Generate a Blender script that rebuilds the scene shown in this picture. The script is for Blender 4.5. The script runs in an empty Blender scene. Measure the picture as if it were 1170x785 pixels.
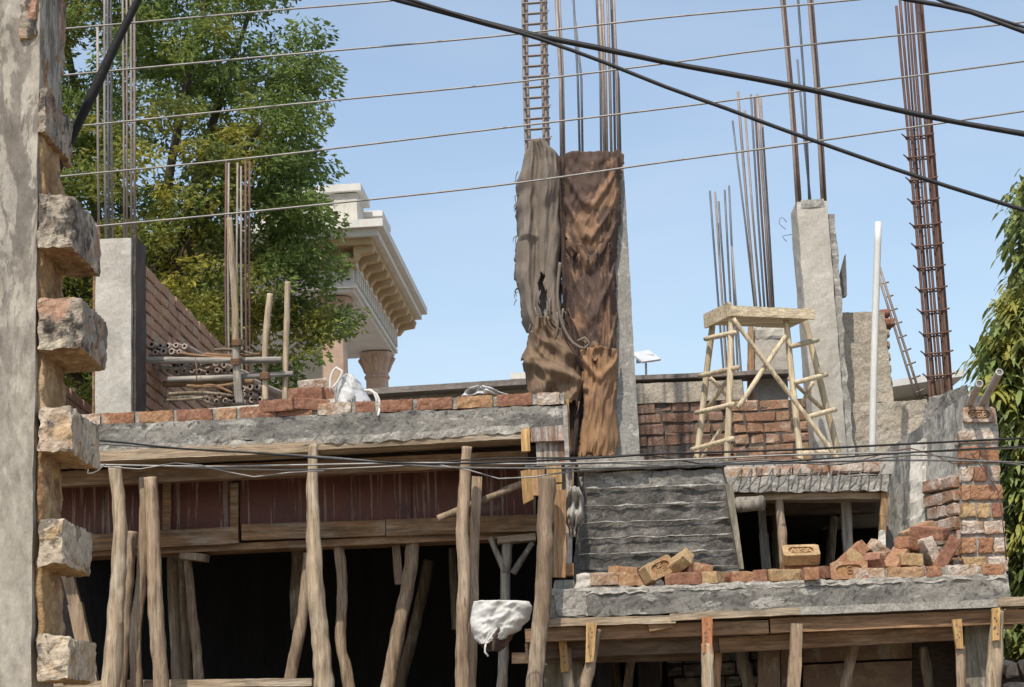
import bpy, bmesh, math, random
from mathutils import Vector, Matrix, noise
R = random.Random(11)
SC = bpy.context.scene
COL = SC.collection
# ------------------------------------------------------------------ camera frame (photo 1170 x 785)
F = 2160.0; PITCH = math.radians(12.0); ROLL = 0.043; CAM = Vector((0, 0, 1.6))
fw = Vector((0, math.cos(PITCH), math.sin(PITCH)))
r0 = Vector((1, 0, 0)); u0 = Vector((0, -math.sin(PITCH), math.cos(PITCH)))
rt = r0 * math.cos(ROLL) - u0 * math.sin(ROLL)
up = r0 * math.sin(ROLL) + u0 * math.cos(ROLL)
def P(px, py, Y):
    """the point at distance Y in front of the viewer along the bearing of a photo position"""
    d = fw * F + rt * (px - 585.0) - up * (py - 392.5)
    return CAM + d * (Y / d.y)
def S(Y, py=600):
    """metres per photo pixel at distance Y"""
    return (Y * math.cos(PITCH) + (P(585, py, Y).z - 1.6) * math.sin(PITCH)) / F
# ------------------------------------------------------------------ materials
MATS = {}
def _n(nt, t, **kw):
    n = nt.nodes.new(t)
    for k, v in kw.items():
        setattr(n, k, v)
    return n
def surf(name, c1, c2, scale=5.0, stretch=(1, 1, 1), rough=.9, bump=.35, bscale=45.0, bdist=.006, stains=(), island=0.0,
         rand=0.0, palette=None, transl=0.0, metal=0.0, detail=7.0, lo=.36, hi=.62, bstretch=None, grit=.42, grit_scale=60.0, zfade=None):
    """mottled procedural surface: two base colours, stains with a shape of their own, fine relief"""
    m = bpy.data.materials.new(name); m.use_nodes = True
    nt = m.node_tree; L = nt.links.new
    bs = nt.nodes['Principled BSDF']
    tc = _n(nt, 'ShaderNodeTexCoord')
    oi = _n(nt, 'ShaderNodeObjectInfo')
    ad = _n(nt, 'ShaderNodeVectorMath', operation='MULTIPLY_ADD')
    L(oi.outputs['Random'], ad.inputs[0]); ad.inputs[1].default_value = (37, 53, 71); L(tc.outputs['Object'], ad.inputs[2])
    def mp(st):
        x = _n(nt, 'ShaderNodeVectorMath', operation='MULTIPLY'); L(ad.outputs[0], x.inputs[0]); x.inputs[1].default_value = st
        return x.outputs[0]
    def noi(sc, st, det=detail, rg=.62, dist=0.0):
        x = _n(nt, 'ShaderNodeTexNoise'); L(mp(st), x.inputs['Vector'])
        x.inputs['Scale'].default_value = sc; x.inputs['Detail'].default_value = det; x.inputs['Roughness'].default_value = rg
        x.inputs['Distortion'].default_value = dist
        return x.outputs['Fac']
    def mr(v, a, b, c=0.0, d=1.0):
        x = _n(nt, 'ShaderNodeMapRange'); L(v, x.inputs[0])
        for i, q in enumerate((a, b, c, d)): x.inputs[i + 1].default_value = q
        return x.outputs[0]
    def mix(f, a, b, bt='MIX'):
        x = _n(nt, 'ShaderNodeMix', data_type='RGBA', blend_type=bt)
        for s, v in ((x.inputs[0], f), (x.inputs[6], a), (x.inputs[7], b)):
            if isinstance(v, (int, float)): s.default_value = v
            elif isinstance(v, tuple): s.default_value = (*v, 1)
            else: L(v, s)
        return x.outputs[2]
    f = mr(noi(scale, stretch), lo, hi)
    if palette:
        cr = _n(nt, 'ShaderNodeValToRGB'); cr.color_ramp.interpolation = 'LINEAR'
        e = cr.color_ramp.elements
        while len(e) < len(palette): e.new(.5)
        for i, c in enumerate(palette):
            e[i].position = i / (len(palette) - 1); e[i].color = (*c, 1)
        if island:
            g = _n(nt, 'ShaderNodeNewGeometry'); L(g.outputs['Random Per Island'], cr.inputs[0])
        else:
            L(oi.outputs['Random'], cr.inputs[0])
        col = mix(mr(noi(scale, stretch), lo, hi, 0, .75), cr.outputs[0], c2)
    else:
        col = mix(f, c1, c2)
        if island:
            g = _n(nt, 'ShaderNodeNewGeometry')
            col = mix(1.0, col, mr_rgb(nt, g.outputs['Random Per Island'], 1 - island, 1 + island), 'MULTIPLY')
    if rand:
        col = mix(1.0, col, mr_rgb(nt, oi.outputs['Random'], 1 - rand, 1 + rand), 'MULTIPLY')
    zf = None
    if zfade:
        sx = _n(nt, 'ShaderNodeSeparateXYZ'); L(tc.outputs['Object'], sx.inputs[0]); zf = mr(sx.outputs[2], zfade[0], zfade[1], .12, 1.0)
    for (sc_c, ssc, sst, a, b, amt) in stains:
        if zf is not None:
            q = _n(nt, 'ShaderNodeMath', operation='MULTIPLY'); L(mr(noi(ssc, sst, 7, .66, .4), a - .045, b - .06, 0, amt), q.inputs[0]); L(zf, q.inputs[1])
            col = mix(q.outputs[0], col, sc_c); continue
        col = mix(mr(noi(ssc, sst, 7, .66, .4), a - .045, b - .06, 0, amt), col, sc_c)
    if grit:
        col = mix(1.0, col, mr_rgb2(nt, noi(grit_scale, bstretch or stretch, 5, .75), 1 - grit, 1 + grit), 'MULTIPLY')
    L(col, bs.inputs['Base Color'])
    bs.inputs['Roughness'].default_value = rough
    bs.inputs['Metallic'].default_value = metal
    bs.inputs['Specular IOR Level'].default_value = .25
    if bump:
        b = _n(nt, 'ShaderNodeBump'); b.inputs['Strength'].default_value = bump; b.inputs['Distance'].default_value = bdist
        h = _n(nt, 'ShaderNodeMath', operation='ADD')
        L(noi(bscale, bstretch or stretch, 5, .7), h.inputs[0]); L(noi(bscale * .22, bstretch or stretch, 4), h.inputs[1])
        L(h.outputs[0], b.inputs['Height']); L(b.outputs[0], bs.inputs['Normal'])
    if transl:
        tr = _n(nt, 'ShaderNodeBsdfTranslucent'); L(col, tr.inputs['Color'])
        ms = _n(nt, 'ShaderNodeMixShader'); ms.inputs[0].default_value = transl
        L(bs.outputs[0], ms.inputs[1]); L(tr.outputs[0], ms.inputs[2])
        L(ms.outputs[0], nt.nodes['Material Output'].inputs['Surface'])
    MATS[name] = m
    return m
def mr_rgb2(nt, v, a, b):
    x = _n(nt, 'ShaderNodeMapRange'); nt.links.new(v, x.inputs[0]); x.inputs[1].default_value = .30; x.inputs[2].default_value = .70; x.inputs[3].default_value = a; x.inputs[4].default_value = b
    c = _n(nt, 'ShaderNodeCombineColor')
    for i in range(3): nt.links.new(x.outputs[0], c.inputs[i])
    return c.outputs[0]
def mr_rgb(nt, v, a, b):
    x = _n(nt, 'ShaderNodeMapRange'); nt.links.new(v, x.inputs[0]); x.inputs[3].default_value = a; x.inputs[4].default_value = b
    c = _n(nt, 'ShaderNodeCombineColor')
    for i in range(3): nt.links.new(x.outputs[0], c.inputs[i])
    return c.outputs[0]
LIME = (.62, .61, .57)
surf('concrete_pale', (.47, .445, .395), (.38, .355, .31), 4, bump=.4, grit=.2, stains=(((.22, .21, .19), 2.2, (1, 1, .5), .55, .72, .5), ((.52, .51, .47), 9, (1, 1, 1), .58, .7, .5)))
surf('concrete_mid', (.33, .32, .29), (.245, .235, .215), 5, bump=.5, stains=(((.17, .17, .165), 3, (1, 1, .6), .56, .72, .55), ((.50, .50, .47), 14, (1, 1, 1), .60, .70, .6)))
surf('concrete_slab', (.225, .215, .195), (.15, .143, .13), 4, bump=.8, bdist=.012, bscale=30, grit=.3, stains=(((.27, .255, .225), 1.7, (1, 1, 1.4), .54, .60, .7), ((.095, .092, .086), 6, (.6, 1, 1.6), .58, .68, .65), ((.40, .385, .35), 4.5, (.7, 1, 2.2), .60, .65, .75), ((.07, .068, .065), 24, (1, 1, 1), .63, .66, .8)))
surf('cement_dark', (.125, .117, .106), (.072, .067, .061), 7, (1, 1, 1), bump=.9, bdist=.012, bscale=34, stains=(((.19, .178, .16), 2.6, (.7, 1, 1.3), .58, .62, .75), ((.25, .24, .215), 8, (.6, 1, 1.6), .58, .70, .7), ((.05, .05, .05), 5, (1, 1, 1), .60, .7, .6)))
surf('lime_mortar', (.38, .36, .32), (.25, .235, .21), 12, bump=.8, bdist=.01, bscale=50)
surf('mortar', (.36, .32, .28), (.22, .19, .165), 14, bump=.8, bdist=.008, bscale=60)
surf('mortar_dark', (.13, .11, .095), (.07, .06, .052), 14, bump=.8, bdist=.008, bscale=60)
surf('plaster_old', (.40, .365, .305), (.32, .29, .24), 4, (1, 1, .5), bump=.6, bscale=55, bdist=.004, grit=.3, zfade=(1.9, 2.55),
     stains=(((.12, .108, .095), 15, (1.3, 1, .34), .55, .60, .75), ((.16, .14, .12), 36, (1.2, 1, .4), .545, .59, .7), ((.46, .43, .37), 24, (1.2, 1, .35), .58, .64, .6)))
surf('tooth_cream', (.50, .42, .31), (.36, .30, .23), 9, bump=.9, bscale=60, bdist=.005,
     stains=(((.50, .37, .29), 6, (1, 1, 1), .55, .64, .7), ((.09, .08, .07), 20, (1, 1, .8), .60, .65, .8), ((.40, .27, .14), 12, (1, 1, 1), .60, .68, .7)))
surf('tooth_plaster', (.40, .345, .275), (.25, .21, .165), 12, bump=1.0, bscale=60, bdist=.006,
     stains=(((.055, .05, .045), 22, (1.2, 1, .7), .55, .62, .9), ((.40, .22, .145), 9, (1, 1, 1), .57, .63, .7), ((.62, .55, .42), 8, (1, 1, 1), .58, .70, .7), ((.12, .105, .09), 8, (1, 1, .6), .58, .68, .7)))
surf('tooth_clay', (.43, .285, .14), (.28, .17, .085), 14, bump=1.0, bscale=70, bdist=.006, stains=(((.20, .10, .055), 16, (1, 1, 1), .58, .66, .8), ((.47, .36, .23), 9, (1, 1, 1), .57, .68, .6)))
BR = [(.225, .125, .082), (.31, .18, .112), (.35, .235, .145), (.26, .15, .102), (.345, .21, .135), (.29, .17, .122), (.33, .25, .165)]
BRD = [(.17, .10, .072), (.225, .13, .09), (.25, .155, .11), (.19, .115, .09), (.27, .17, .125)]
surf('brick_old', (.4, .18, .1), (.26, .145, .095), 16, bump=.9, bscale=70, bdist=.005, palette=BR, island=1, stains=(((.46, .38, .31), 9, (1, 1, 1), .57, .70, .65), ((.10, .06, .045), 12, (1, 1, 1), .62, .72, .6)))
surf('brick_lifted', (.4, .18, .1), (.40, .235, .15), 16, bump=.9, bscale=70, bdist=.005, palette=[tuple(c * 1.35 for c in x) for x in BR], island=1, stains=(((.46, .38, .31), 9, (1, 1, 1), .60, .72, .5),))  # brick palette brightened in colour to make up for shade on these walls
surf('brick_dark', (.4, .18, .1), (.205, .125, .088), 16, bump=.9, bscale=70, bdist=.005, palette=BRD, island=1, stains=(((.33, .27, .23), 9, (1, 1, 1), .58, .70, .5), ((.07, .05, .045), 12, (1, 1, 1), .60, .72, .6)))
surf('brick_dusty', (.4, .2, .14), (.33, .205, .14), 14, bump=1.0, bscale=60, bdist=.007, palette=BR, island=1, stains=(((.50, .44, .38), 7, (1, 1, 1), .49, .62, .85), ((.12, .08, .06), 12, (1, 1, 1), .62, .72, .5)))
surf('brick_loose', (.4, .18, .1), (.30, .16, .085), 18, bump=.5, bscale=80, bdist=.005, palette=[(.36, .235, .13), (.26, .115, .07), (.37, .25, .15), (.31, .16, .095), (.225, .10, .065), (.34, .195, .115)], stains=(((.50, .40, .28), 8, (1, 1, 1), .60, .72, .5), ((.16, .07, .04), 10, (1, 1, 1), .62, .74, .5)))
surf('brick_yellow', (.41, .29, .16), (.32, .215, .115), 14, bump=.4, bscale=80, bdist=.005, stains=(((.32, .15, .07), 7, (1, 1, 1), .60, .72, .5),))
surf('brick_frog', (.34, .20, .09), (.23, .12, .055), 20, bump=.4, bscale=80, bdist=.005)
surf('brick_red', (.265, .138, .088), (.205, .10, .066), 14, bump=.5, bscale=80, bdist=.005, stains=(((.48, .36, .24), 8, (1, 1, 1), .62, .74, .5),))
# timber: grain along Z for uprights, along X for horizontals
def wood(name, c1, c2, ax='z', dark=(.10, .075, .05), rough=.85, amt=.48, rand=.22, pale=(.5, .44, .35)):
    st = (1, 1, .07) if ax == 'z' else (.07, 1, 1)
    kn = (1, 1, .35) if ax == 'z' else (.35, 1, 1)
    fi = (1, 1, .045) if ax == 'z' else (.045, 1, 1)
    surf(name, c1, c2, 22, st, rough=rough, bump=.9, bscale=90, bdist=.006, stains=((pale, 6, kn, .55, .70, .6), (dark, 55, fi, .56, .66, amt), (dark, 6.5, kn, .57, .68, amt * .75), (tuple(x * .6 for x in dark), 130, fi, .63, .68, amt * .9)), rand=rand, grit_scale=45)
wood('pole_wood', (.325, .24, .165), (.235, .17, .115), pale=(.43, .35, .26))
wood('pole_pale', (.43, .34, .235), (.33, .255, .175))
wood('pole_grey', (.34, .31, .27), (.22, .20, .17))
wood('pole_dim', (.22, .175, .125), (.14, .11, .08))  # darker copy of the pole timber, room shade put into its colour
wood('board_upright', (.36, .22, .115), (.25, .145, .075), pale=(.42, .3, .18))
wood('stand_wood', (.60, .51, .36), (.48, .395, .27), dark=(.28, .20, .12), amt=.45, pale=(.66, .56, .40))
wood('stand_rail', (.60, .51, .36), (.48, .395, .27), 'x', dark=(.28, .20, .12), amt=.45, pale=(.66, .56, .40))
wood('cleat_yellow', (.47, .30, .13), (.38, .23, .09), dark=(.24, .12, .05), amt=.5, pale=(.60, .42, .2))
wood('cleat_red', (.42, .19, .09), (.33, .14, .065), dark=(.2, .085, .05), amt=.4, pale=(.45, .24, .13))
wood('plank_pale', (.42, .33, .23), (.30, .225, .15), 'x', pale=(.46, .41, .34))
wood('beam_brown', (.30, .18, .10), (.20, .115, .065), 'x', pale=(.38, .27, .17))
wood('beam_tan', (.35, .21, .11), (.25, .145, .075), 'x', pale=(.40, .35, .28))
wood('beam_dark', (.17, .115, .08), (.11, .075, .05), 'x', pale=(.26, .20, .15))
wood('bamboo_grey', (.33, .31, .285), (.22, .205, .18), 'x', dark=(.12, .10, .085))
surf('ply_red', (.135, .048, .034), (.10, .036, .027), 3, (1, 1, 1), rough=.5, bump=.1, grit=.15, stains=(((.26, .19, .15), 12, (2.4, 1, .085), .60, .645, .9), ((.22, .17, .14), 4, (1, 1, .4), .66, .76, .6), ((.05, .035, .035), 5, (1, 1, .7), .60, .75, .7)))
surf('ply_brown', (.20, .13, .085), (.13, .085, .06), 5, (.5, 1, 1), rough=.6, bump=.2, stains=(((.34, .25, .12), 3, (1, 1, .8), .56, .7, .6), ((.30, .28, .25), 9, (1, 1, .4), .62, .7, .5)), grit=0.2)
surf('ply_olive', (.26, .235, .18), (.17, .15, .115), 6, (1, 1, .2), rough=.7, bump=.3, stains=(((.50, .48, .44), 5, (1, 1, .7), .60, .68, .7), ((.09, .08, .06), 12, (1.5, 1, .12), .57, .7, .6)))
surf('form_stained', (.22, .165, .13), (.15, .11, .085), 9, (1, 1, .4), bump=.6, stains=(((.46, .43, .40), 11, (1.8, 1, .12), .50, .62, .8), ((.33, .17, .11), 7, (1, 1, .5), .58, .7, .6)))
surf('interior_shade', (.03, .028, .028), (.02, .019, .02), 5, (1, 1, .1), bump=.2)  # near-black for room interiors: their deep shade is put into the colour
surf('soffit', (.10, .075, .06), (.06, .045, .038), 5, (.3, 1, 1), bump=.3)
surf('jute_grey', (.205, .17, .14), (.155, .128, .105), 5, (1, 1, .7), bump=.5, bscale=190, bdist=.002, grit_scale=220, grit=.3, stains=(((.27, .225, .175), 3, (1, 1, .6), .60, .72, .6), ((.11, .092, .08), 3, (1, 1, .8), .60, .72, .5)))
surf('jute_brown', (.195, .135, .088), (.145, .098, .065), 5, (1, 1, 1), bump=.5, bscale=190, bdist=.002, grit_scale=220, grit=.3, stains=(((.13, .092, .066), 2.4, (1, 1, .8), .60, .70, .7),))
surf('jute_orange', (.25, .155, .095), (.18, .11, .072), 5, (1, 1, 1), bump=.5, bscale=190, bdist=.002, grit_scale=220, grit=.3, stains=(((.075, .052, .044), 2.6, (1.2, 1, .8), .50, .56, .92), ((.10, .065, .05), 7, (1, 1, .7), .62, .68, .7)))
surf('jute_rust', (.31, .185, .10), (.22, .13, .075), 6, (1, 1, .6), bump=.5, bscale=190, bdist=.002, grit_scale=220, grit=.3, stains=(((.17, .10, .08), 5, (1.2, 1, .8), .62, .68, .6),))
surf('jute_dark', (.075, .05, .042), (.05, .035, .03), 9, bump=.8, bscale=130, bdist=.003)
surf('cloth_white', (.78, .775, .745), (.70, .69, .66), 5, bump=.2, bscale=200, bdist=.001, rough=.75, transl=.18, grit=.1, stains=(((.55, .52, .45), 5, (1, 1, 1), .62, .72, .5),))
surf('plastic_white', (.66, .67, .67), (.55, .56, .56), 8, bump=.15, rough=.45, transl=.15, grit=0.08)
surf('pvc_white', (.62, .62, .60), (.54, .54, .52), 4, (1, 1, .3), bump=.1, rough=.45, grit=0.1)
surf('pvc_grey', (.44, .41, .37), (.36, .335, .30), 6, bump=.1, rough=.5)
surf('rebar_rust', (.185, .105, .078), (.125, .075, .06), 30, (1, 1, .3), rough=.8, bump=.6, bscale=160, bdist=.002, stains=(((.10, .075, .07), 9, (1, 1, .3), .55, .7, .7),), metal=.15)
surf('rebar_grey', (.33, .295, .27), (.24, .20, .18), 30, (1, 1, .2), rough=.65, bump=.5, bscale=160, bdist=.002, stains=(((.25, .185, .15), 6, (1, 1, .2), .54, .66, .6),), metal=.3)
surf('rebar_blue', (.17, .19, .22), (.12, .13, .15), 30, (1, 1, .2), rough=.6, bump=.4, bscale=160, bdist=.002, metal=.3)
surf('wire_alu', (.27, .265, .25), (.21, .20, .19), 12, rough=.5, bump=.1, metal=.35, grit=0.1)
surf('cable_black', (.022, .022, .024), (.014, .014, .015), 12, rough=.55, bump=.3, bscale=60, grit=0.1)
surf('cable_grey', (.16, .155, .15), (.10, .10, .095), 12, rough=.6, bump=.2)
surf('rope', (.24, .145, .085), (.16, .09, .055), 40, bump=.8, bscale=200)
surf('sheet_clay', (.42, .345, .295), (.31, .25, .21), 10, bump=.5, island=.22, stains=(((.12, .09, .08), 8, (1, 1, 1), .58, .7, .7), ((.50, .43, .37), 9, (1, 1, 1), .6, .7, .6)))
surf('cream_paint', (.70, .69, .66), (.62, .61, .58), 3, bump=.1, stains=(((.48, .45, .38), 2.0, (1, 1, .3), .60, .75, .5),), grit=0.1)
surf('ochre_paint', (.52, .40, .245), (.45, .34, .205), 3, bump=.1, grit=0.12)
surf('sandstone', (.56, .42, .33), (.46, .33, .255), 5, bump=.35, bscale=30, stains=(((.36, .25, .19), 6, (1, 1, .5), .58, .7, .5),), grit=0.2)
surf('bark', (.10, .08, .06), (.06, .048, .036), 20, (1, 1, .2), bump=.9)
surf('leaf_tree', (.235, .31, .085), (.15, .215, .062), 1.1, island=.42, bump=0, rough=.55, transl=.55, stains=(((.42, .37, .07), .5, (1, 1, 1), .54, .66, .75), ((.07, .115, .04), .8, (1, 1, 1), .55, .68, .7)), detail=3)
surf('leaf_yellow', (.30, .26, .03), (.20, .20, .03), 3, island=.3, bump=0, rough=.55, transl=.3)
surf('leaf_long', (.21, .26, .085), (.14, .19, .06), 3, island=.45, bump=0, rough=.42, transl=.28, stains=(((.36, .33, .07), 1.6, (1, 1, 1), .52, .62, .75), ((.14, .19, .085), 2.3, (1, 1, 1), .56, .66, .7)), detail=3)
surf('soil', (.22, .175, .125), (.15, .115, .08), .8, bump=.6, stains=(((.30, .26, .2), .2, (1, 1, 1), .5, .7, .6),))
surf('terrace', (.40, .38, .345), (.29, .275, .25), 2.2, bump=.5)
surf('stone', (.33, .28, .23), (.22, .185, .15), 7, bump=.8, island=.3, bdist=.01)
surf('plaster_grey', (.34, .33, .30), (.21, .205, .19), 5, (1, 1, .4), bump=.7, bscale=40, bdist=.008, stains=(((.10, .105, .105), 7, (1.3, 1.3, .22), .52, .62, .85), ((.42, .41, .375), 4, (1, 1, .35), .57, .68, .7)))
surf('plaster_sand', (.43, .385, .315), (.32, .28, .225), 6, bump=.9, bscale=26, bdist=.014, stains=(((.24, .205, .16), 5, (1, 1, 1), .56, .68, .6), ((.54, .51, .45), 5, (1, 1, 1), .58, .7, .6)))
surf('whitewash', (.64, .62, .56), (.54, .52, .46), 8, (1, 1, .4), bump=.5, grit=0.2)
surf('panel_white', (.55, .57, .60), (.48, .50, .53), 6, (1, 1, 1), bump=.1, rough=.35, grit=0.05)
surf('roof_brown', (.22, .19, .17), (.16, .14, .125), 5, (.3, 1, 1), bump=.3)
surf('zinc', (.45, .46, .47), (.35, .36, .37), 8, bump=.2, rough=.45, metal=.5)
# ------------------------------------------------------------------ geometry helpers
NV = noise.noise_vector; N1 = noise.noise
class MB:
    """collects faces; build() links them as ONE mesh object with its origin at its base"""
    def __init__(s): s.v = []; s.f = []; s.m = []
    def add(s, vs, fs, mi=0):
        o = len(s.v); s.v += [Vector(p) for p in vs]
        s.f += [tuple(i + o for i in f) for f in fs]; s.m += [mi] * len(fs)
    def build(s, name, mats, parent=None, smooth=False, origin=None, fast=False):
        if not isinstance(mats, (list, tuple)): mats = [mats]
        if origin is None:
            if parent is not None: origin = PLOC.get(parent.name, Vector())
            else:
                xs = [p.x for p in s.v]; ys = [p.y for p in s.v]; zs = [p.z for p in s.v]
                origin = Vector(((min(xs) + max(xs)) / 2, (min(ys) + max(ys)) / 2, min(zs)))
        me = bpy.data.meshes.new(name)
        me.from_pydata([p - origin for p in s.v], [], s.f)
        for m in mats: me.materials.append(MATS[m])
        if len(mats) > 1: me.polygons.foreach_set('material_index', s.m)
        if smooth: me.polygons.foreach_set('use_smooth', [True] * len(me.polygons))
        me.update()
        if not fast:
          bm = bmesh.new(); bm.from_mesh(me); bmesh.ops.recalc_face_normals(bm, faces=bm.faces); bm.to_mesh(me); bm.free()
        o = bpy.data.objects.new(name, me); COL.objects.link(o)
        if parent is not None:
            o.parent = parent
            o.location = origin - PLOC.get(parent.name, Vector())
        else: o.location = origin
        PLOC[o.name] = origin
        return o
PLOC = {}
def empty(name, loc):
    o = bpy.data.objects.new(name, None); COL.objects.link(o); o.location = loc; o.empty_display_size = .1
    PLOC[o.name] = Vector(loc); return o
def tag(o, label, cat, group=None):
    o['label'] = label; o['category'] = cat
    if group: o['group'] = group
    return o
def kind(o, k): o['kind'] = k; return o
def hexa(mb, c8, seg=.06, amp=.004, freq=9.0, rnd=0.0, mi=0, mibot=None, maxn=60):
    """rough block between 8 corners: front quad (bl, br, tr, tl) then back quad, with uneven faces and worn corners"""
    c = [Vector(p) for p in c8]
    def n_of(a, b): return max(1, min(maxn, int(round((a - b).length / seg))))
    nx, nz, ny = n_of(c[0], c[1]), n_of(c[0], c[3]), n_of(c[0], c[4])
    def tri(u, w, d):
        f = (c[0] * (1 - u) + c[1] * u) * (1 - w) + (c[3] * (1 - u) + c[2] * u) * w
        b = (c[4] * (1 - u) + c[5] * u) * (1 - w) + (c[7] * (1 - u) + c[6] * u) * w
        return f * (1 - d) + b * d
    lx = (c[1] - c[0]).length; lz = (c[3] - c[0]).length; ly = (c[4] - c[0]).length
    ids = {}; vs = []; fs = []; ms = []
    def vid(i, k, j):
        if (i, k, j) in ids: return ids[(i, k, j)]
        q = [i / nx, k / nz, j / ny]
        if rnd:
            ls = (lx, lz, ly); inner = []; dv = []
            for t, l in zip(q, ls):
                r = min(rnd / l, .49); x = min(max(t, r), 1 - r); inner.append(x); dv.append((t - x) * l)
            dl = math.sqrt(sum(x * x for x in dv))
            if dl > 1e-9:
                mx = max(abs(x) for x in dv); k2 = mx / dl
                q = [x + y * k2 / l for x, y, l in zip(inner, dv, ls)]
        p = tri(*q)
        if amp: p = p + NV(p * freq) * amp + NV(p * freq * 3.1) * amp * .45
        ids[(i, k, j)] = len(vs); vs.append(p); return ids[(i, k, j)]
    def face(a, m): fs.append(a); ms.append(m)
    for i in range(nx):
        for k in range(nz):
            face((vid(i, k, 0), vid(i + 1, k, 0), vid(i + 1, k + 1, 0), vid(i, k + 1, 0)), mi)
            face((vid(i, k, ny), vid(i, k + 1, ny), vid(i + 1, k + 1, ny), vid(i + 1, k, ny)), mi)
    for i in range(nx):
        for j in range(ny):
            face((vid(i, 0, j), vid(i, 0, j + 1), vid(i + 1, 0, j + 1), vid(i + 1, 0, j)), mi if mibot is None else mibot)
            face((vid(i, nz, j), vid(i + 1, nz, j), vid(i + 1, nz, j + 1), vid(i, nz, j + 1)), mi)
    for k in range(nz):
        for j in range(ny):
            face((vid(0, k, j), vid(0, k + 1, j), vid(0, k + 1, j + 1), vid(0, k, j + 1)), mi)
            face((vid(nx, k, j), vid(nx, k, j + 1), vid(nx, k + 1, j + 1), vid(nx, k + 1, j)), mi)
    o = len(mb.v); mb.v += vs; mb.f += [tuple(a + o for a in f) for f in fs]; mb.m += ms
def back(q, d): return [p + Vector((0, d, 0)) for p in q]
def quadpx(q, Y): return [P(a, b, Y) for a, b in q]          # bl, br, tr, tl
def slab(mb, q, Y, d, **k):
    f = quadpx(q, Y); hexa(mb, f + back(f, d), **k)
def box(mb, a, b, **k):
    x0, y0, z0 = a; x1, y1, z1 = b
    k.setdefault('amp', 0); k.setdefault('seg', 99)
    hexa(mb, [(x0, y0, z0), (x1, y0, z0), (x1, y0, z1), (x0, y0, z1), (x0, y1, z0), (x1, y1, z0), (x1, y1, z1), (x0, y1, z1)], **k)
def bar(mb, p0, p1, w, d, upv=(0, 0, 1), seg=.08, amp=.003, freq=8, **k):
    """sawn timber from p0 to p1: w across, d the other way"""
    p0, p1 = Vector(p0), Vector(p1); t = (p1 - p0).normalized()
    a = Vector(upv).cross(t)
    if a.length < 1e-4: a = Vector((1, 0, 0))
    a.normalize(); b = t.cross(a).normalized()
    a *= w / 2; b *= d / 2
    hexa(mb, [p0 - a - b, p1 - a - b, p1 - a + b, p0 - a + b, p0 + a - b, p1 + a - b, p1 + a + b, p0 + a + b], seg=seg, amp=amp, freq=freq, **k)
def tube(mb, pts, rad, n=9, seg=.08, rough=0.0, wob=0.0, mi=0, cap=True, fr=7.0):
    """round member along points; rad is a number or one per point"""
    pts = [Vector(p) for p in pts]
    if not isinstance(rad, (list, tuple)): rad = [rad] * len(pts)
    # Catmull-Rom resample
    out = []; rr = []
    for i in range(len(pts) - 1):
        a = pts[max(i - 1, 0)]; b = pts[i]; c = pts[i + 1]; d = pts[min(i + 2, len(pts) - 1)]
        m = max(1, int((c - b).length / seg))
        for j in range(m):
            t = j / m
            out.append(.5 * ((2 * b) + (c - a) * t + (2 * a - 5 * b + 4 * c - d) * t * t + (3 * b - a - 3 * c + d) * t ** 3))
            rr.append(rad[i] * (1 - t) + rad[i + 1] * t)
    out.append(pts[-1]); rr.append(rad[-1])
    sd = Vector((R.random() * 50, R.random() * 50, R.random() * 50))
    if wob: out = [p + NV(p * 2.3 + sd) * wob for p in out]
    vs = []; fs = []; A = None
    for i, p in enumerate(out):
        t = (out[min(i + 1, len(out) - 1)] - out[max(i - 1, 0)]).normalized()
        if A is None: A = t.orthogonal().normalized()
        A = (A - t * A.dot(t)).normalized(); B = t.cross(A)
        for k in range(n):
            an = 2 * math.pi * k / n; dv = A * math.cos(an) + B * math.sin(an)
            r = rr[i]
            if rough: r *= 1 + rough * N1(Vector((math.cos(an) * 1.1, math.sin(an) * 1.1, 0)) + p * fr + sd) + rough * .5 * N1(p * 2.1 + sd)
            vs.append(p + dv * r)
    for i in range(len(out) - 1):
        for k in range(n):
            k2 = (k + 1) % n
            fs.append((i * n + k, i * n + k2, (i + 1) * n + k2, (i + 1) * n + k))
    if cap: fs.append(tuple(range(n - 1, -1, -1))); fs.append(tuple(range((len(out) - 1) * n, len(out) * n)))
    mb.add(vs, fs, mi)
def cbox(mb, c, ax, h, ch=.006, jit=.003, mi=0):
    """worn brick: chamfered box, centre c, axes ax, half sizes h"""
    c = Vector(c); ax = [Vector(a) for a in ax]; idx = {}; vs = []
    for sx in (-1, 1):
        for sy in (-1, 1):
            for sz in (-1, 1):
                s = (sx, sy, sz)
                for k in range(3):
                    q = [s[i] * (h[i] if i == k else h[i] - ch) for i in range(3)]
                    p = c + sum((ax[i] * (q[i] + R.uniform(-jit, jit)) for i in range(3)), Vector())
                    idx[(s, k)] = len(vs); vs.append(p)
    fs = []
    for k in range(3):
        a, b = [i for i in range(3) if i != k]
        for sk in (-1, 1):
            def s_(x, y):
                s = [0, 0, 0]; s[k] = sk; s[a] = x; s[b] = y; return tuple(s)
            fs.append(tuple(idx[(s_(x, y), k)] for x, y in ((-1, -1), (1, -1), (1, 1), (-1, 1))))
    for k in range(3):
        a, b = [i for i in range(3) if i != k]
        for x in (-1, 1):
            for y in (-1, 1):
                s1 = [0, 0, 0]; s1[a] = x; s1[b] = y; s2 = list(s1); s1[k] = -1; s2[k] = 1
                fs.append((idx[(tuple(s1), a)], idx[(tuple(s2), a)], idx[(tuple(s2), b)], idx[(tuple(s1), b)]))
    for s in [(x, y, z) for x in (-1, 1) for y in (-1, 1) for z in (-1, 1)]:
        fs.append((idx[(s, 0)], idx[(s, 1)], idx[(s, 2)]))
    mb.add(vs, fs, mi)
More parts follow.
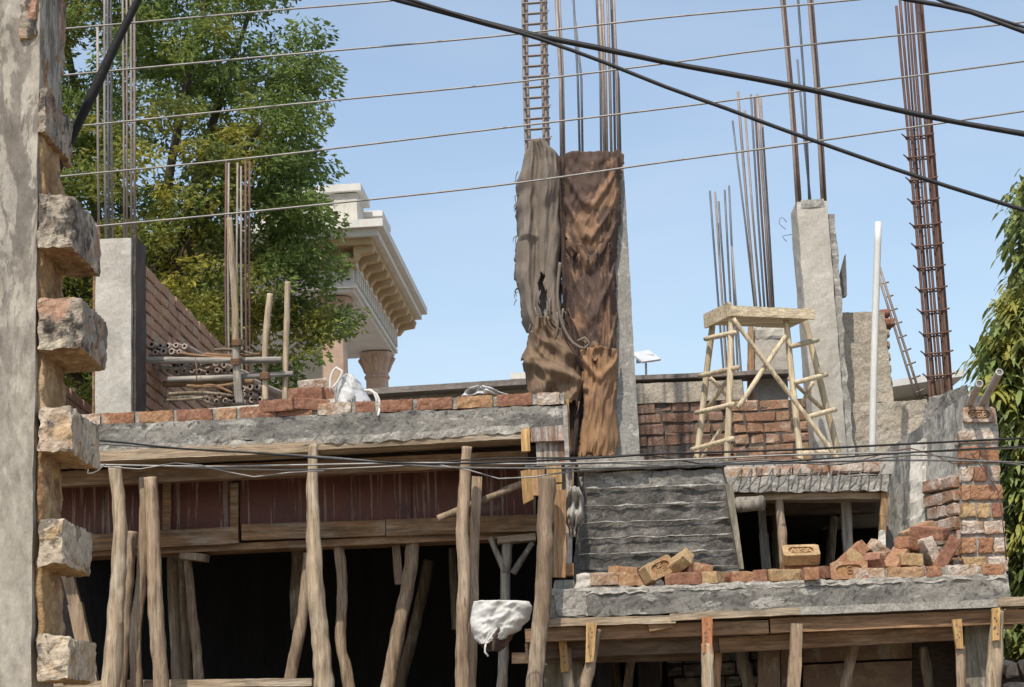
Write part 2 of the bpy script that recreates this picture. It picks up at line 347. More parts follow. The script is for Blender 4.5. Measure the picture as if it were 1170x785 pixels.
def brickwork(mb, o, U, N, length, rows, bl=.225, bh=.075, j=.012, dep=.1, cut=None, irr=.004, heads=.3, ch=.007):
    """courses of single bricks on a plane: o lower corner, U along, N outward"""
    o, U, N = Vector(o), Vector(U).normalized(), Vector(N).normalized(); Z = Vector((0, 0, 1))
    for r in range(rows):
        x = -(bl * .5 if r % 2 else 0) + R.uniform(-.02, .02)
        while x < length:
            w = (bl * R.uniform(.92, 1.03)) if R.random() > heads else bl * R.uniform(.46, .54)
            a, b = max(x, 0), min(x + w, length)
            if b - a > .035:
                zc = (r + .5) * (bh + j)
                if cut is None or cut((a + b) / 2, zc):
                    c = o + U * (a + b) / 2 + Z * zc + N * (R.uniform(-irr, irr) * 1.5 - dep / 2)
                    e = R.uniform(-.01, .01)
                    cbox(mb, c, (U * math.cos(e) + Z * math.sin(e), N, Z * math.cos(e) - U * math.sin(e)), ((b - a) / 2, dep / 2, bh / 2 * R.uniform(.94, 1.04)), ch, irr * .8)
            x += w + j
def cloth(name, rows, Y, fold, parent, mat, nu=26, nv=48, wrap=.16, ragged=0.0, thick=.008, edge=.012, skip=None, fray=.0):
    """hung sacking between left and right edges (py, left px, right px), folds pushed out towards the street"""
    ys = [r[0] for r in rows]
    def at(y):
        for i in range(len(rows) - 1):
            if y <= rows[i + 1][0]:
                t = (y - rows[i][0]) / (rows[i + 1][0] - rows[i][0]); t2 = t * t * (3 - 2 * t)
                return [rows[i][k] * (1 - t2) + rows[i + 1][k] * t2 for k in (1, 2)]
        return rows[-1][1:]
    sd = R.random() * 90; vs = []; fs = []
    for j in range(nv + 1):
        v = j / nv
        for i in range(nu + 1):
            u = i / nu
            y = ys[0] + (ys[-1] - ys[0]) * v
            if ragged and v > .6: y += ragged * (v - .6) / .4 * (N1(Vector((u * 9, sd, 0))) + .7 * N1(Vector((u * 31, sd, 3))))
            a, b = at(min(y, ys[-1]))
            p = P(a + (b - a) * u, y, Y)
            p.x += edge * (N1(Vector((sd, y * .021, u * 2))) + .45 * N1(Vector((sd, y * .07, u * 2 + 7)))) * (.4 + .6 * abs(2 * u - 1) ** 3)
            p.y += wrap * abs(2 * u - 1) ** 7 - fold(u, v) - .012 * N1(Vector((u * 6, v * 3.5 + sd, 1))) - .010 * (1 - 2 * abs(N1(Vector((u * 9 + v * 3, v * 5 - u * 2, sd))))) - .006 * N1(Vector((u * 22, v * 11, sd)))
            vs.append(p)
    for j in range(nv):
        for i in range(nu):
            uu, vv = (i + .5) / nu, (j + .5) / nv
            if skip and skip(uu, vv): continue
            if fray and min(uu, 1 - uu) < fray * (.5 + N1(Vector((vv * 9, sd + (uu > .5) * 9, 1))) + .6 * N1(Vector((vv * 33, sd + (uu > .5) * 5, 4)))): continue
            a = j * (nu + 1) + i; fs.append((a, a + 1, a + nu + 2, a + nu + 1))
    mb = MB(); mb.add(vs, fs)
    o = mb.build(name, mat, parent, smooth=True)
    md = o.modifiers.new('Solidify', 'SOLIDIFY'); md.thickness = thick
    return o
def ridge(x, y, z): return 1 - 2 * abs(N1(Vector((x, y, z))))
def swag(u, v, n, sag, sd, c=.5):
    s_ = v - sag * (1 - min(1, abs(u - c) / .5) ** 1.7) + .07 * N1(Vector((u * 3, v * 3, sd)))
    return max(0.0, math.sin(s_ * n * 6.283 + 1.6 * N1(Vector((s_ * 4, u * 1.5, sd + 5))))) ** 1.4
def text_mesh(txt, size, depth):
    cu = bpy.data.curves.new('lettering', 'FONT'); cu.body = txt; cu.size = size; cu.extrude = depth / 2; cu.align_x = 'CENTER'; cu.align_y = 'CENTER'; cu.offset = size * .012
    o = bpy.data.objects.new('lettering', cu); COL.objects.link(o)
    dg = bpy.context.evaluated_depsgraph_get(); me = bpy.data.meshes.new_from_object(o.evaluated_get(dg))
    bpy.data.objects.remove(o); bpy.data.curves.remove(cu)
    return [v.co.copy() for v in me.vertices], [tuple(p.vertices) for p in me.polygons]
def euler(rx, ry, rz):
    from mathutils import Euler
    return Euler((math.radians(rx), math.radians(ry), math.radians(rz))).to_matrix()
BL, BW, BH = .115, .0565, .0385
def brick_mesh(frog=None, rot=None):
    """one worn brick about its own centre; with a frog: a sunk stadium in the bed face"""
    mb = MB(); ax = (Vector((1, 0, 0)), Vector((0, 1, 0)), Vector((0, 0, 1)))
    if not frog:
        h = [BL, BW, BH]; c = [(-1, -1, -1), (1, -1, -1), (1, -1, 1), (-1, -1, 1), (-1, 1, -1), (1, 1, -1), (1, 1, 1), (-1, 1, 1)]
        off = R.random() * 40
        sub = MB(); hexa(sub, [Vector((x * h[0], y * h[1], z * h[2])) for x, y, z in c], seg=.012, amp=0, rnd=.005)
        vs = [p + NV(p * 20 + Vector((off, off, 0))) * .005 + NV(p * 85 + Vector((off, 0, off))) * .002 for p in sub.v]
        if R.random() < .6:      # a knocked-off corner
            cr = Vector((R.choice((-1, 1)) * BL, -BW * R.choice((-1, 1)), R.choice((-1, 1)) * BH)); nn_ = -cr.normalized(); dd = R.uniform(.012, .03)
            vs = [p + nn_ * max(0, dd + (p - cr).dot(-nn_) - 0) if (p - cr).dot(nn_) < dd else p for p in vs]
        mb.add(vs, sub.f)
        return mb
    n = 32; L, W, H = BL, BW, BH
    outer = []; ring = []
    for k in range(n):
        t = 2 * math.pi * (k + .5) / n; cx, sy = math.cos(t), math.sin(t)
        m = max(abs(cx) / 1, abs(sy) / 1); outer.append(Vector((cx / m * L, sy / m * W, H)))
        fx, fy = L * .70, W * .60; r = fy
        x = max(-(fx - r), min(fx - r, cx / m * fx)); q = Vector((cx / m * fx - x, sy / m * fy)); q = q.normalized() * r if q.length > 1e-6 else Vector((0, 0))
        if abs(cx / m * fx) <= fx - r: ring.append(Vector((cx / m * fx, math.copysign(fy, sy), H)))
        else: ring.append(Vector((x + q.x, q.y, H)))
    dn = [Vector((p.x * .96, p.y * .93, H - .012)) for p in ring]
    low = [Vector((p.x, p.y, -H)) for p in outer]
    vs = outer + ring + low
    fs = []
    for k in range(n):
        k2 = (k + 1) % n
        fs.append((k, k2, n + k2, n + k)); fs.append((k2, k, 2 * n + k, 2 * n + k2))
    fs.append(tuple(range(2 * n, 3 * n)))
    mb.add(vs, fs)
    fm = MB(); fm.add(ring + dn, [(k, (k + 1) % n, n + (k + 1) % n, n + k) for k in range(n)] + [tuple(range(n, 2 * n))])
    lines = frog.split('|'); sz = .070 if len(lines) == 1 else .05
    tm = MB()
    for i, t in enumerate(lines):
        tv, tf = text_mesh(t, sz, .010)
        dy = 0 if len(lines) == 1 else (.022 - .044 * i)
        tm.add([Vector((p.x, p.y + dy, H - .010 + p.z)) for p in tv], tf)
    return mb, fm, tm
def place_brick(px, py, Y, rot, label, mat='brick_loose', frog=None, group='loose bricks on the ledge', s=(1, 1, 1)):
    c = P(px, py, Y); M = euler(*rot)
    if frog:
        mbs = brick_mesh(frog)
        o = None
        base = None
        for k, (m, nm, mt) in enumerate(zip(mbs, ('brick', 'frog', 'lettering'), (mat, 'brick_frog', mat))):
            x = MB(); x.add([c + M @ p for p in m.v], m.f)
            if k == 0:
                o = x.build('brick', mt)
            else: x.build(nm, mt, o)
        return tag(o, label, 'brick', group)
    m = brick_mesh(); x = MB(); x.add([c + M @ Vector((p.x * s[0], p.y * s[1], p.z * s[2])) for p in m.v], m.f)
    return tag(x.build('brick', mat), label, 'brick', group)
def pole_px(name, pts, Y, mat, label, group='timber props under the slabs', parent=None, rough=.17, wob=.008, n=12, flat=False, cat='prop'):
    """rough trunk or sawn post: (px, py, width px) along its length, at distance Y"""
    mb = MB()
    ps = [P(a, b, Y) for a, b, w in pts]; rs = [w * .93 * S(Y, b) / 2 for a, b, w in pts]
    if pts[-1][1] >= 774:                       # runs on down to the ground, below what the photo shows
        d = (ps[-1] - ps[-2]).normalized(); q = ps[-1] + d * ((ps[-1].z + .02) / max(.5, -d.z)) * .9
        ps.append(ps[-1] + d * .16); rs.append(rs[-1])
        ps.append(ps[-1].lerp(Vector((q.x, Y, -.02)), .2)); rs.append(rs[-1] * 1.01)
        ps.append(Vector((q.x, Y, -.02))); rs.append(rs[-1] * 1.06)
    if flat:
        for i in range(len(ps) - 1): bar(mb, ps[i], ps[i + 1], rs[i] * 2, rs[i] * 1.5, upv=(0, 1, 0), seg=.06, amp=.004)
        # bar(): w is across (x) because upv x t lies in x
    else:
        tube(mb, ps, rs, n=n + 2, seg=.028, rough=rough, wob=wob, fr=11.0)
        kn = [(ps[0].lerp(ps[1], 0) , 0)]
        for _ in range(R.randint(2, 4)):                  # knots and lopped branch stubs swell the stem
            i = R.randrange(max(1, min(len(pts), 5) - 1)); c = ps[i].lerp(ps[i + 1], R.random()); rr = max(rs) * R.uniform(.9, 1.5); an = R.uniform(0, 6.283); d = Vector((math.cos(an), math.sin(an), 0))
            for k, p in enumerate(mb.v):
                w_ = (p - c).length
                if w_ < rr * 1.9:
                    q = p - c; q.z *= .7; t_ = q.normalized().dot(d) if q.length > 1e-6 else 0
                    if t_ > .2: mb.v[k] = p + d * rr * .24 * (t_ - .2) * (1 - w_ / (rr * 1.9))
    o = mb.build(name, mat, parent, smooth=not flat)
    if label: tag(o, label, cat, group)
    return o
def plank_px(name, a, b, h, Y, d, mat, label, cat='beam', group=None, parent=None, amp=.004):
    """horizontal timber from photo point a to b (its mid line), h px high, d deep"""
    mb = MB(); p, q = P(*a, Y), P(*b, Y)
    hh = h * S(Y, a[1]); w = Vector((0, d / 2, 0))
    bar(mb, p + w, q + w, d, hh, seg=.06, amp=amp)
    o = mb.build(name, mat, parent)
    if label: tag(o, label, cat, group)
    return o
def Pz(px, py, z):
    d = fw * F + rt * (px - 585.0) - up * (py - 392.5)
    return CAM + d * ((z - CAM.z) / d.z)
def proj(p):
    d = Vector(p) - CAM; w = d.dot(fw)
    return (585 + F * d.dot(rt) / w, 392.5 - F * d.dot(up) / w)
# ================================================================== SETTING
mb = MB(); g = 400
mb.add([(-g, -60, 0), (g, -60, 0), (g, 700, 0), (-g, 700, 0)], [(0, 1, 2, 3)])
kind(mb.build('ground', 'soil'), 'structure')

# ================================================================== old toothed wall close by
W0 = P(44, 400, 3.0); LOC = Vector((W0.x - .8, 3.12, 0))
wall = tag(empty('toothed_wall', LOC), 'weathered plastered wall end with projecting toothed bricks and streaky grey face', 'wall')
xr = P(45, 400, 3.0).x
mb = MB()
hexa(mb, [Vector((xr - 2.2, 3.0, -.02)), Vector((xr - .015, 3.0, -.02)), Vector((xr + .0, 3.0, 4.2)), Vector((xr - 2.2, 3.0, 4.2)),
          Vector((xr - 2.2, 3.15, -.02)), Vector((xr - .015, 3.15, -.02)), Vector((xr + .0, 3.15, 4.2)), Vector((xr - 2.2, 3.15, 4.2))], seg=.03, amp=.0035, freq=11, maxn=140)
mb.build('plaster_face', 'plaster_old', wall, smooth=False)
DEP = .19; KF = (3.0 + DEP) / 3.0
teeth = [(96, 150, 84, 0), (223, 283, 115, 0), (340, 400, 123, 0), (465, 515, 112, 1), (592, 648, 104, 1), (726, 779, 110, 1), (-46, 42, 58, 0)]
def jag(mb, a, fr, b=.0016):
    """broken-off chips: pushes the surface in where a cellular noise is high"""
    out = []
    for p in mb.v:
        d = noise.cell_vector(p * fr) - Vector((.5, .5, .5))
        out.append(p + d * a * .35 + NV(p * fr * 1.7) * a + NV(p * 95) * b)
    mb.v = out
for i, (yt, yb, xb, cream) in enumerate(teeth):
    xf = 585 - (585 - xb) * KF; t_ = R.uniform(-4, 4)
    q = [(42, yb), (xf - R.uniform(0, 3), yb + t_), (xf, yt + R.uniform(-3, 3)), (44, yt)]
    mb = MB(); f = quadpx(q, 2.992); bk_ = back(f, DEP + .008)
    hexa(mb, f + bk_, seg=.0055, amp=.003, freq=16, rnd=.003, mi=0, mibot=1); jag(mb, .0034, 40, .0022)
    mb.build('toothing_brick', ['tooth_cream' if cream else 'tooth_plaster', 'tooth_clay'], wall, smooth=False)
    if i in (2, 3, 4):       # a thinner broken piece bonded against the end of the tooth
        mb = MB(); q2 = [(xf - 4, yb - 4), (xf + 5, yb - 7), (xf + 4, yt + 9), (xf - 4, yt + 6)]; f = quadpx(q2, 3.02); hexa(mb, f + back(f, .15), seg=.0065, amp=.005, freq=30, rnd=.006, mi=0, mibot=1); jag(mb, .003, 40)
        mb.build('toothing_brick', ['tooth_cream' if cream else 'tooth_plaster', 'tooth_clay'], wall, smooth=True)
necks = [(30, 110, 0), (140, 236, 3), (275, 350, 2), (392, 474, 4), (506, 600, 2), (638, 736, 3)]
for a, b, w_ in necks:
    q = [(40, b), (46 + w_, b), (46 + w_, a), (40, a)]
    mb = MB(); f = quadpx(q, 3.014); hexa(mb, f + back(f, .142), seg=.007, amp=.006, freq=17, rnd=.008); jag(mb, .004, 30, .002)
    mb.build('mortar_bed', 'tooth_clay', wall, smooth=True)
for z0, z1 in ((.0, .10), (.17, .27), (.34, .44), (.51, .61), (.68, .78), (.85, .95), (1.02, 1.12), (1.19, 1.29), (1.36, 1.46), (2.95, 3.05), (3.12, 3.22), (3.3, 3.4), (3.47, 3.57), (3.64, 3.74)):
    mb = MB(); box(mb, (xr - .05, 2.985, z0), (xr + .07, 3.155, z1), seg=.03, amp=.005, rnd=.012); mb.build('toothing_brick', ['tooth_plaster', 'tooth_clay'], wall, smooth=True)

# ================================================================== wing with the roof slab on props
YF = 12.0
LS = empty('roof_slab', P(350, 500, YF))
tag(LS, 'long rough grey concrete roof slab edge carried on timber props', 'slab')
mb = MB()
f = [P(-160, 525, YF), P(648, 487, YF), P(648, 462, YF), P(-160, 497, YF)]
hexa(mb, f + back(f, .35), seg=.035, amp=.014, freq=10, maxn=140)
zlt = P(400, 474, YF).z; zlb = P(400, 502, YF).z
box(mb, (f[0].x, YF + .33, f[0].z + .03), (f[1].x - .02, 17.5, f[3].z - .02))
mb.build('slab_edge', 'concrete_slab', LS)
# lime drips and mortar lips along the edge
mb = MB()
for a, b, y0, y1 in ((112, 300, 513, 507), (300, 470, 507, 497), (440, 604, 499, 489)):
    f = [P(a, y0 + 5, YF - .012), P(b, y1 + 5, YF - .012), P(b, y1 - 4, YF - .012), P(a, y0 - 4, YF - .012)]; hexa(mb, f + back(f, .05), seg=.025, amp=.015, freq=15, maxn=110)
mb.build('mortar_lip', 'lime_mortar', LS)
BC = tag(empty('brick_course', P(380, 470, YF + .1)), 'single course of mortared bricks along the top edge of the roof slab', 'brick course')
mb = MB(); f = [P(90, 488, YF + .02), P(645, 461, YF + .02), P(645, 449, YF + .02), P(90, 474, YF + .02)]; hexa(mb, f + back(f, .11), seg=.03, amp=.009, freq=16, maxn=120)
mb.build('mortar_bed', 'lime_mortar', BC)
x = 94.0
lens = [20, 36, 40, 41, 24, 42, 38, 39, 22, 37, 40, 41, 40, 26, 33]
for i, w in enumerate(lens):
    if x + w > 645: break
    y = 481 - (x + w / 2 - 94) * (481 - 455) / 551
    mb = MB(); f = [P(x, y + 7, YF), P(x + w, y + 7 - w * .047, YF), P(x + w, y - 7 - w * .047, YF), P(x, y - 7, YF)]
    hexa(mb, f + back(f, .115), seg=.015, amp=.006, freq=28, rnd=.006); mb.v = [p + NV(p * 80) * .0018 for p in mb.v]
    mb.build('brick', ('brick_loose' if i in (1, 2, 4, 11) else 'brick_dusty' if i in (0, 7, 13) else 'brick_red'), BC, smooth=False)
    x += w + R.uniform(3, 7)
# timber under the slab edge
plank_px('edge_plank', (-40, 528), (362, 510), 12, YF - .02, .30, 'plank_pale', 'long pale plank under the roof slab edge beside the toothed wall', 'plank', 'edge planks under the slab')
plank_px('edge_plank', (340, 510.5), (598, 496), 10, YF - .005, .30, 'plank_pale', 'thinner pale plank under the roof slab edge, ending at the stained corner form', 'plank', 'edge planks under the slab')
plank_px('ledger_beam', (-40, 552), (603, 523), 17, YF + .22, .10, 'beam_brown', 'brown ledger beam behind the prop heads under the roof slab', 'beam')
# decking above the props
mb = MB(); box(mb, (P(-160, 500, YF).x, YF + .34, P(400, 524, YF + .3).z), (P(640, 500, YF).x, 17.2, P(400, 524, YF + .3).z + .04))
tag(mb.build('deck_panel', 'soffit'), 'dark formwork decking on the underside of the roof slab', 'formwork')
YB = YF + .62
cuts = [(-40, 168), (169, 268), (274, 352), (353, 470), (471, 612)]
labs = ['red plywood form panel with pale cement drips beside the toothed wall', 'red plywood form panel behind the twin leaning props', 'narrow red plywood form panel right of the gap batten',
        'red plywood form panel between the tall round prop and the mid opening', 'red plywood form panel under the diagonal brace near the stained corner']
for (a, b), l in zip(cuts, labs):
    mb = MB(); yl = lambda q: 553 - (q - 70) * .0405
    f = [P(a, yl(a) + 62, YB), P(b, yl(b) + 62, YB), P(b, yl(b) - 12, YB), P(a, yl(a) - 12, YB)]; hexa(mb, f + back(f, .02), seg=.12, amp=.002)
    o = tag(mb.build('plywood_panel', 'ply_red'), l, 'formwork panel', 'red plywood beam sides')
for a, l in ((268, 'short upright batten over the joint of the red plywood panels'), (191, 'short upright batten on the red plywood behind the leaning props')):
    mb = MB(); bar(mb, P(a, 552, YB - .02), P(a, 606, YB - .02), 9 * S(YB), .03, upv=(0, 1, 0)); tag(mb.build('batten', 'beam_tan'), l, 'batten', 'battens on the red plywood')
for (a, b, h, l, dy) in (((-30, 627), (272, 611), 19, 'lower brown beam under the red plywood beside the toothed wall', 0), ((276, 608), (440, 603), 18, 'lower tan beam under the red plywood behind the tall round prop', .004), ((441, 603), (615, 597), 19, 'lower tan beam under the red plywood, ending at the corner props', 0)):
    plank_px('bottom_beam', a, b, h, YB - .07 + dy, .09, 'beam_tan', l, 'beam', 'beams under the red plywood')
plank_px('sole_board', (-30, 638), (330, 622), 8, YB - .03, .24, 'beam_brown', 'brown board under the lower beam above the dark room', 'plank')
plank_px('sole_board', (330, 622), (612, 610), 8, YB - .03, .24, 'beam_brown', 'brown board lying on the mid prop heads', 'plank')
plank_px('rail_plank', (60, 783), (356, 779), 9, YF + .35, .12, 'plank_pale', 'grey horizontal plank low down across the dark room', 'plank')
# the dark room under the slab
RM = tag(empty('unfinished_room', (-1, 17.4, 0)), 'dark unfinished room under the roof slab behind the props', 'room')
mb = MB(); box(mb, (-5.2, 17.3, 0), (.9, 17.5, 3.6)); mb.build('rear_wall', 'interior_shade', RM)
mb = MB(); box(mb, (-5.35, 12.9, 0), (-5.2, 17.5, 3.6)); mb.build('side_wall', 'interior_shade', RM)
mb = MB(); box(mb, (.75, 12.9, 0), (.9, 17.3, 3.2)); mb.build('partition', 'interior_shade', RM)
mb = MB(); box(mb, (-5.2, 12.75, .0), (.75, 17.3, .05)); mb.build('floor', 'interior_shade', RM)
G = 'timber props under the slabs'
pole_px('timber_prop', [(131, 533, 15), (137, 590, 17), (135, 660, 19), (131, 725, 21), (126, 790, 23)], 11.93, 'pole_pale', 'thick pale crooked prop standing closest to the toothed wall')
pole_px('timber_prop', [(150, 607, 13), (146, 660, 15), (141, 720, 16), (138, 790, 17)], 12.25, 'pole_wood', 'short prop tucked behind the thick pale crooked prop')
pole_px('timber_prop', [(164, 545, 13), (166, 590, 13), (161, 665, 14), (155, 720, 15), (157, 790, 14)], 12.12, 'pole_wood', 'slim bowed prop crossing the twin leaning pair')
pole_px('timber_prop', [(171, 545, 17), (175, 620, 17), (178, 700, 19), (185, 790, 19)], 12.05, 'pole_wood', 'straight thicker prop of the twin leaning pair by the toothed wall')
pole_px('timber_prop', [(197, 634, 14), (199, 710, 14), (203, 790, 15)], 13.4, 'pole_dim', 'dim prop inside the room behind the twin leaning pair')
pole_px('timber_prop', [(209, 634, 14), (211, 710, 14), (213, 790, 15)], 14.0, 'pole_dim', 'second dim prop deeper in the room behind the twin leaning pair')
pole_px('timber_prop', [(213, 632, 10), (219, 690, 11), (224, 740, 12), (227, 778, 13)], 12.72, 'pole_wood', 'thin prop under a wedge block right of the twin leaning pair')
pole_px('timber_prop', [(76, 650, 14), (86, 690, 17), (97, 740, 18), (106, 790, 19)], 12.5, 'pole_wood', 'slanting prop half hidden behind the toothed wall', flat=True)
pole_px('timber_prop', [(352, 632, 13), (347, 690, 14), (341, 725, 15), (330, 780, 15)], 12.45, 'pole_wood', 'curved leaning prop just behind the tallest round prop')
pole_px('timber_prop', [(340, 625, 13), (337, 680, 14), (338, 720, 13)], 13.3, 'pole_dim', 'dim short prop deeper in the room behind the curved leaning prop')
pole_px('timber_prop', [(358, 508, 12), (357, 560, 14), (359, 620, 18), (363, 690, 22), (370, 790, 26)], 11.92, 'pole_pale', 'tallest round prop standing alone with a squared notched head')
pole_px('timber_prop', [(386, 618, 13), (391, 665, 14), (389, 735, 13), (394, 760, 15), (399, 790, 15)], 12.66, 'pole_wood', 'wavy prop with a small cap block right of the tallest round prop')
pole_px('timber_prop', [(472, 617, 17), (467, 665, 17), (456, 715, 17), (443, 790, 18)], 12.66, 'pole_wood', 'leaning prop with a wedge at its head in the middle of the dark room')
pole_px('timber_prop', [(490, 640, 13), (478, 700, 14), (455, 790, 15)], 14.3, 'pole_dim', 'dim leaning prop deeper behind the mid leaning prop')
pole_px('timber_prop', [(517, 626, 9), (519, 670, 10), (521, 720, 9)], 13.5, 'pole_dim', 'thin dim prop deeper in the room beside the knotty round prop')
pole_px('timber_prop', [(533, 511, 13), (531, 560, 15), (528, 610, 15), (531, 660, 15), (528, 720, 16), (529, 790, 18)], 11.92, 'pole_wood', 'knotty round prop with a flat head left of the white sack')
pole_px('timber_prop', [(545, 545, 12), (542, 620, 12), (541, 700, 12), (538, 790, 13)], 12.12, 'pole_wood', 'squared prop pressed against the back of the knotty round prop', flat=True)
pole_px('timber_prop', [(581, 618, 14), (578, 660, 13), (576, 720, 13), (573, 790, 13)], 12.62, 'pole_grey', 'forked prop with two struts behind the white sack')
for a, b, l in (((559, 614, 7), (577, 654, 8), 'short strut nailed to the forked prop on the side of the knotty prop'), ((609, 620, 7), (586, 655, 8), 'short strut nailed to the forked prop on the side of the corner prop')):
    pole_px('strut', [a, b], 12.60, 'pole_grey', l, 'struts of the forked prop', cat='strut')
plank_px('head_board', (568, 617), (612, 613), 8, 12.56, .12, 'plank_pale', 'short board lying across the forked prop', 'plank')
pole_px('timber_prop', [(626, 545, 20), (622, 600, 20), (621, 680, 21), (614, 740, 21), (610, 790, 21)], 11.58, 'pole_wood', 'stout brown corner prop right of the white sack')
pole_px('corner_post', [(640, 560, 15), (639, 660, 15)], 11.75, 'board_upright', 'sawn reddish post beside the stout corner prop', None, flat=True, cat='post')
pole_px('corner_post', [(651, 535, 10), (650, 600, 9), (649, 655, 9)], 11.95, 'form_stained', 'thin cement stained board standing at the edge of the dark cement block wall', None, flat=True, cat='post')
pole_px('diagonal_brace', [(500, 592, 9), (598, 552, 9)], 12.2, 'pole_wood', 'slanting round brace in front of the red plywood', None, cat='brace')
pole_px('hanging_board', [(452, 618, 10), (456, 668, 8)], 12.7, 'pole_wood', 'short hanging board beside the mid leaning prop', None, flat=True, cat='board')
for a, b, l in (((205, 634), (236, 637), 'flat wedge block on the thin prop head'), ((376, 621), (394, 619), 'small cap block on the wavy prop'), ((458, 614), (483, 611), 'thick wedge block on the mid leaning prop'), ((338, 622), (352, 621), 'pale wedge block behind the tallest round prop')):
    plank_px('wedge_block', a, b, 8, 12.6, .12, 'pole_wood', l, 'wedge', 'wedge blocks on prop heads')
# notched head cleat of the tallest prop
# stained corner form
CF = tag(empty('corner_form', P(628, 530, 11.95)), 'cement stained corner formwork at the end of the roof slab with yellow cleats', 'formwork')
mb = MB(); slab(mb, [(606, 505), (648, 503), (648, 485), (606, 489)], 11.9, .04, seg=.04, amp=.004); mb.build('side_board', 'form_stained', CF)
mb = MB(); slab(mb, [(613, 533), (648, 531), (648, 503), (613, 506)], 11.94, .04, seg=.03, amp=.008); mb.build('cleat_panel', 'form_stained', CF)
for q, m in (([(596, 516), (606, 515), (605, 489), (595, 490)], 'cleat_yellow'), ([(598, 576), (610, 570), (606, 536), (595, 538)], 'cleat_yellow'), ([(607, 566), (622, 566), (622, 536), (607, 537)], 'board_upright'), ([(625, 552), (642, 551), (641, 528), (624, 530)], 'cleat_yellow'), ([(620, 563), (642, 562), (642, 553), (620, 554)], 'cleat_yellow'), ([(646, 534), (651, 532), (648, 462), (643, 464)], 'lime_mortar')):
    mb = MB(); slab(mb, q, 11.88, .05, seg=.05, amp=.003); mb.build('cleat', m, CF)
# rags hanging off the corner
RG = cloth('rag_bundle', [(556, 650, 662), (570, 647, 668), (590, 646, 668), (606, 651, 660)], 11.72, lambda u, v: .03 * math.sin(u * 14 + v * 6) + .03 * math.sin(v * 12), None, 'cloth_white', nu=16, nv=22, wrap=.05, ragged=16)
tag(RG, 'dirty pale rag bunched at the end of the dark cement block wall', 'rag')
RG.data.materials[0] = MATS['lime_mortar']

# white sack hanging under the corner prop
SK = tag(empty('hanging_sack', P(575, 710, 11.6)), 'white woven sack slung between the knotty prop and the corner prop', 'sack')
cloth('sack_cloth', [(687, 540, 606), (694, 538, 609), (706, 537, 607), (718, 538, 596), (728, 542, 580), (736, 549, 561)], 11.66,
      lambda u, v: .075 * math.sin(math.pi * min(max(u, 0), 1)) * (1 - .5 * v) + .016 * (1 - 2 * abs(N1(Vector((u * 2.4 + v * 1.5, v * 2.0 - u * 1.4, 3))))) + .010 * N1(Vector((u * 5, v * 4, 3))) + .004 * (1 - 2 * abs(N1(Vector((u * 9, v * 8 + u * 4, 13))))), SK, 'cloth_white', nu=40, nv=36, wrap=.05)
cloth('sack_lining', [(718, 545, 594), (728, 545, 586), (738, 550, 579), (745, 558, 571)], 11.72, lambda u, v: .10 * math.sin(math.pi * u) + .02 * math.sin(15 * u), SK, 'jute_orange', nu=24, nv=16, wrap=.03)
mb = MB(); tube(mb, [P(555, 736, 11.6), P(554, 745, 11.6), P(558, 750, 11.6)], .006, n=6, seg=.02); mb.build('drawstring', 'cloth_white', SK, smooth=True)
# ================================================================== on the left roof terrace
def rebar(mb, pts, r=.008): tube(mb, pts, r, n=6, seg=.5)
ZL = zlt + .005
YC = 12.6
cx0, cx1 = P(108, 400, YC).x, P(150, 400, YC).x; czt = P(130, 272, YC).z
LC = tag(empty('concrete_column', ((cx0 + cx1) / 2, YC + .2, ZL)), 'whitish square concrete column beside the brick side wall with tall bars above', 'column')
mb = MB(); box(mb, (cx0, YC, ZL - .06), (cx1, YC + .38, czt), seg=.04, amp=.004, freq=9, rnd=.012); mb.build('shaft', 'concrete_pale', LC)
mb = MB(); box(mb, (cx1 - .002, YC + .04, ZL - .06), (cx1 + .022, YC + .40, czt + .03), seg=.05, amp=.006); mb.build('form_or_shade_board', 'soffit', LC)  # dark sheet painting the shade on the column's right face
mb = MB(); tube(mb, [(cx0 - .012, YC + .03, ZL), (cx0 - .008, YC + .03, czt - .25)], .012, n=6, seg=.1, rough=.3); mb.build('edge_batten', 'beam_brown', LC)
for px, d, top, m in ((113, .06, 30, 'rebar_grey'), (121, .1, -60, 'rebar_grey'), (124.5, .3, -60, 'rebar_blue'), (129, .2, -60, 'rebar_grey'), (142, .06, -60, 'rebar_grey'), (145, .3, -60, 'rebar_grey'), (150, .1, -60, 'rebar_grey'), (154, .34, -60, 'rebar_grey')):
    mb = MB(); rebar(mb, [P(px, 285, YC + d), P(px - (0 if px > 135 else 1.5) + R.uniform(-.8, .8), 140, YC + d), P(px - 1.5 + R.uniform(-1, 1), top, YC + d)], R.uniform(.0075, .0105)); mb.build('rebar', m, LC, smooth=True)
# brick side wall running back
A = P(164, 300, 12.98); B = Pz(266, 405, A.z); U = Vector((B.x - A.x, B.y - A.y, 0)); LW = U.length; U.normalize(); N = Vector((U.y, -U.x, 0))
SWH = A.z - ZL
SW = tag(empty('brick_side_wall', (A + B) / 2 - Vector((0, 0, SWH))), 'brown brick wall running back from the whitish column, its top falling away', 'wall')
rows = int(SWH / .085)
mb = MB(); brickwork(mb, Vector((A.x, A.y, A.z - rows * .085)), U, N, LW, rows, j=.010, dep=.08, irr=.004); mb.build('brick_facing', 'brick_lifted', SW)
mb = MB(); a0 = A - N * .012; b0 = B - N * .012
hexa(mb, [Vector((a0.x, a0.y, ZL - .05)), Vector((b0.x, b0.y, ZL - .05)), b0 + Vector((0, 0, -.012)), a0 + Vector((0, 0, -.012)), Vector((a0.x, a0.y, ZL - .05)) - N * .2, Vector((b0.x, b0.y, ZL - .05)) - N * .2, b0 - N * .2 + Vector((0, 0, -.012)), a0 - N * .2 + Vector((0, 0, -.012))], seg=.4, amp=0)
mb.build('mortar_core', 'mortar_dark', SW)
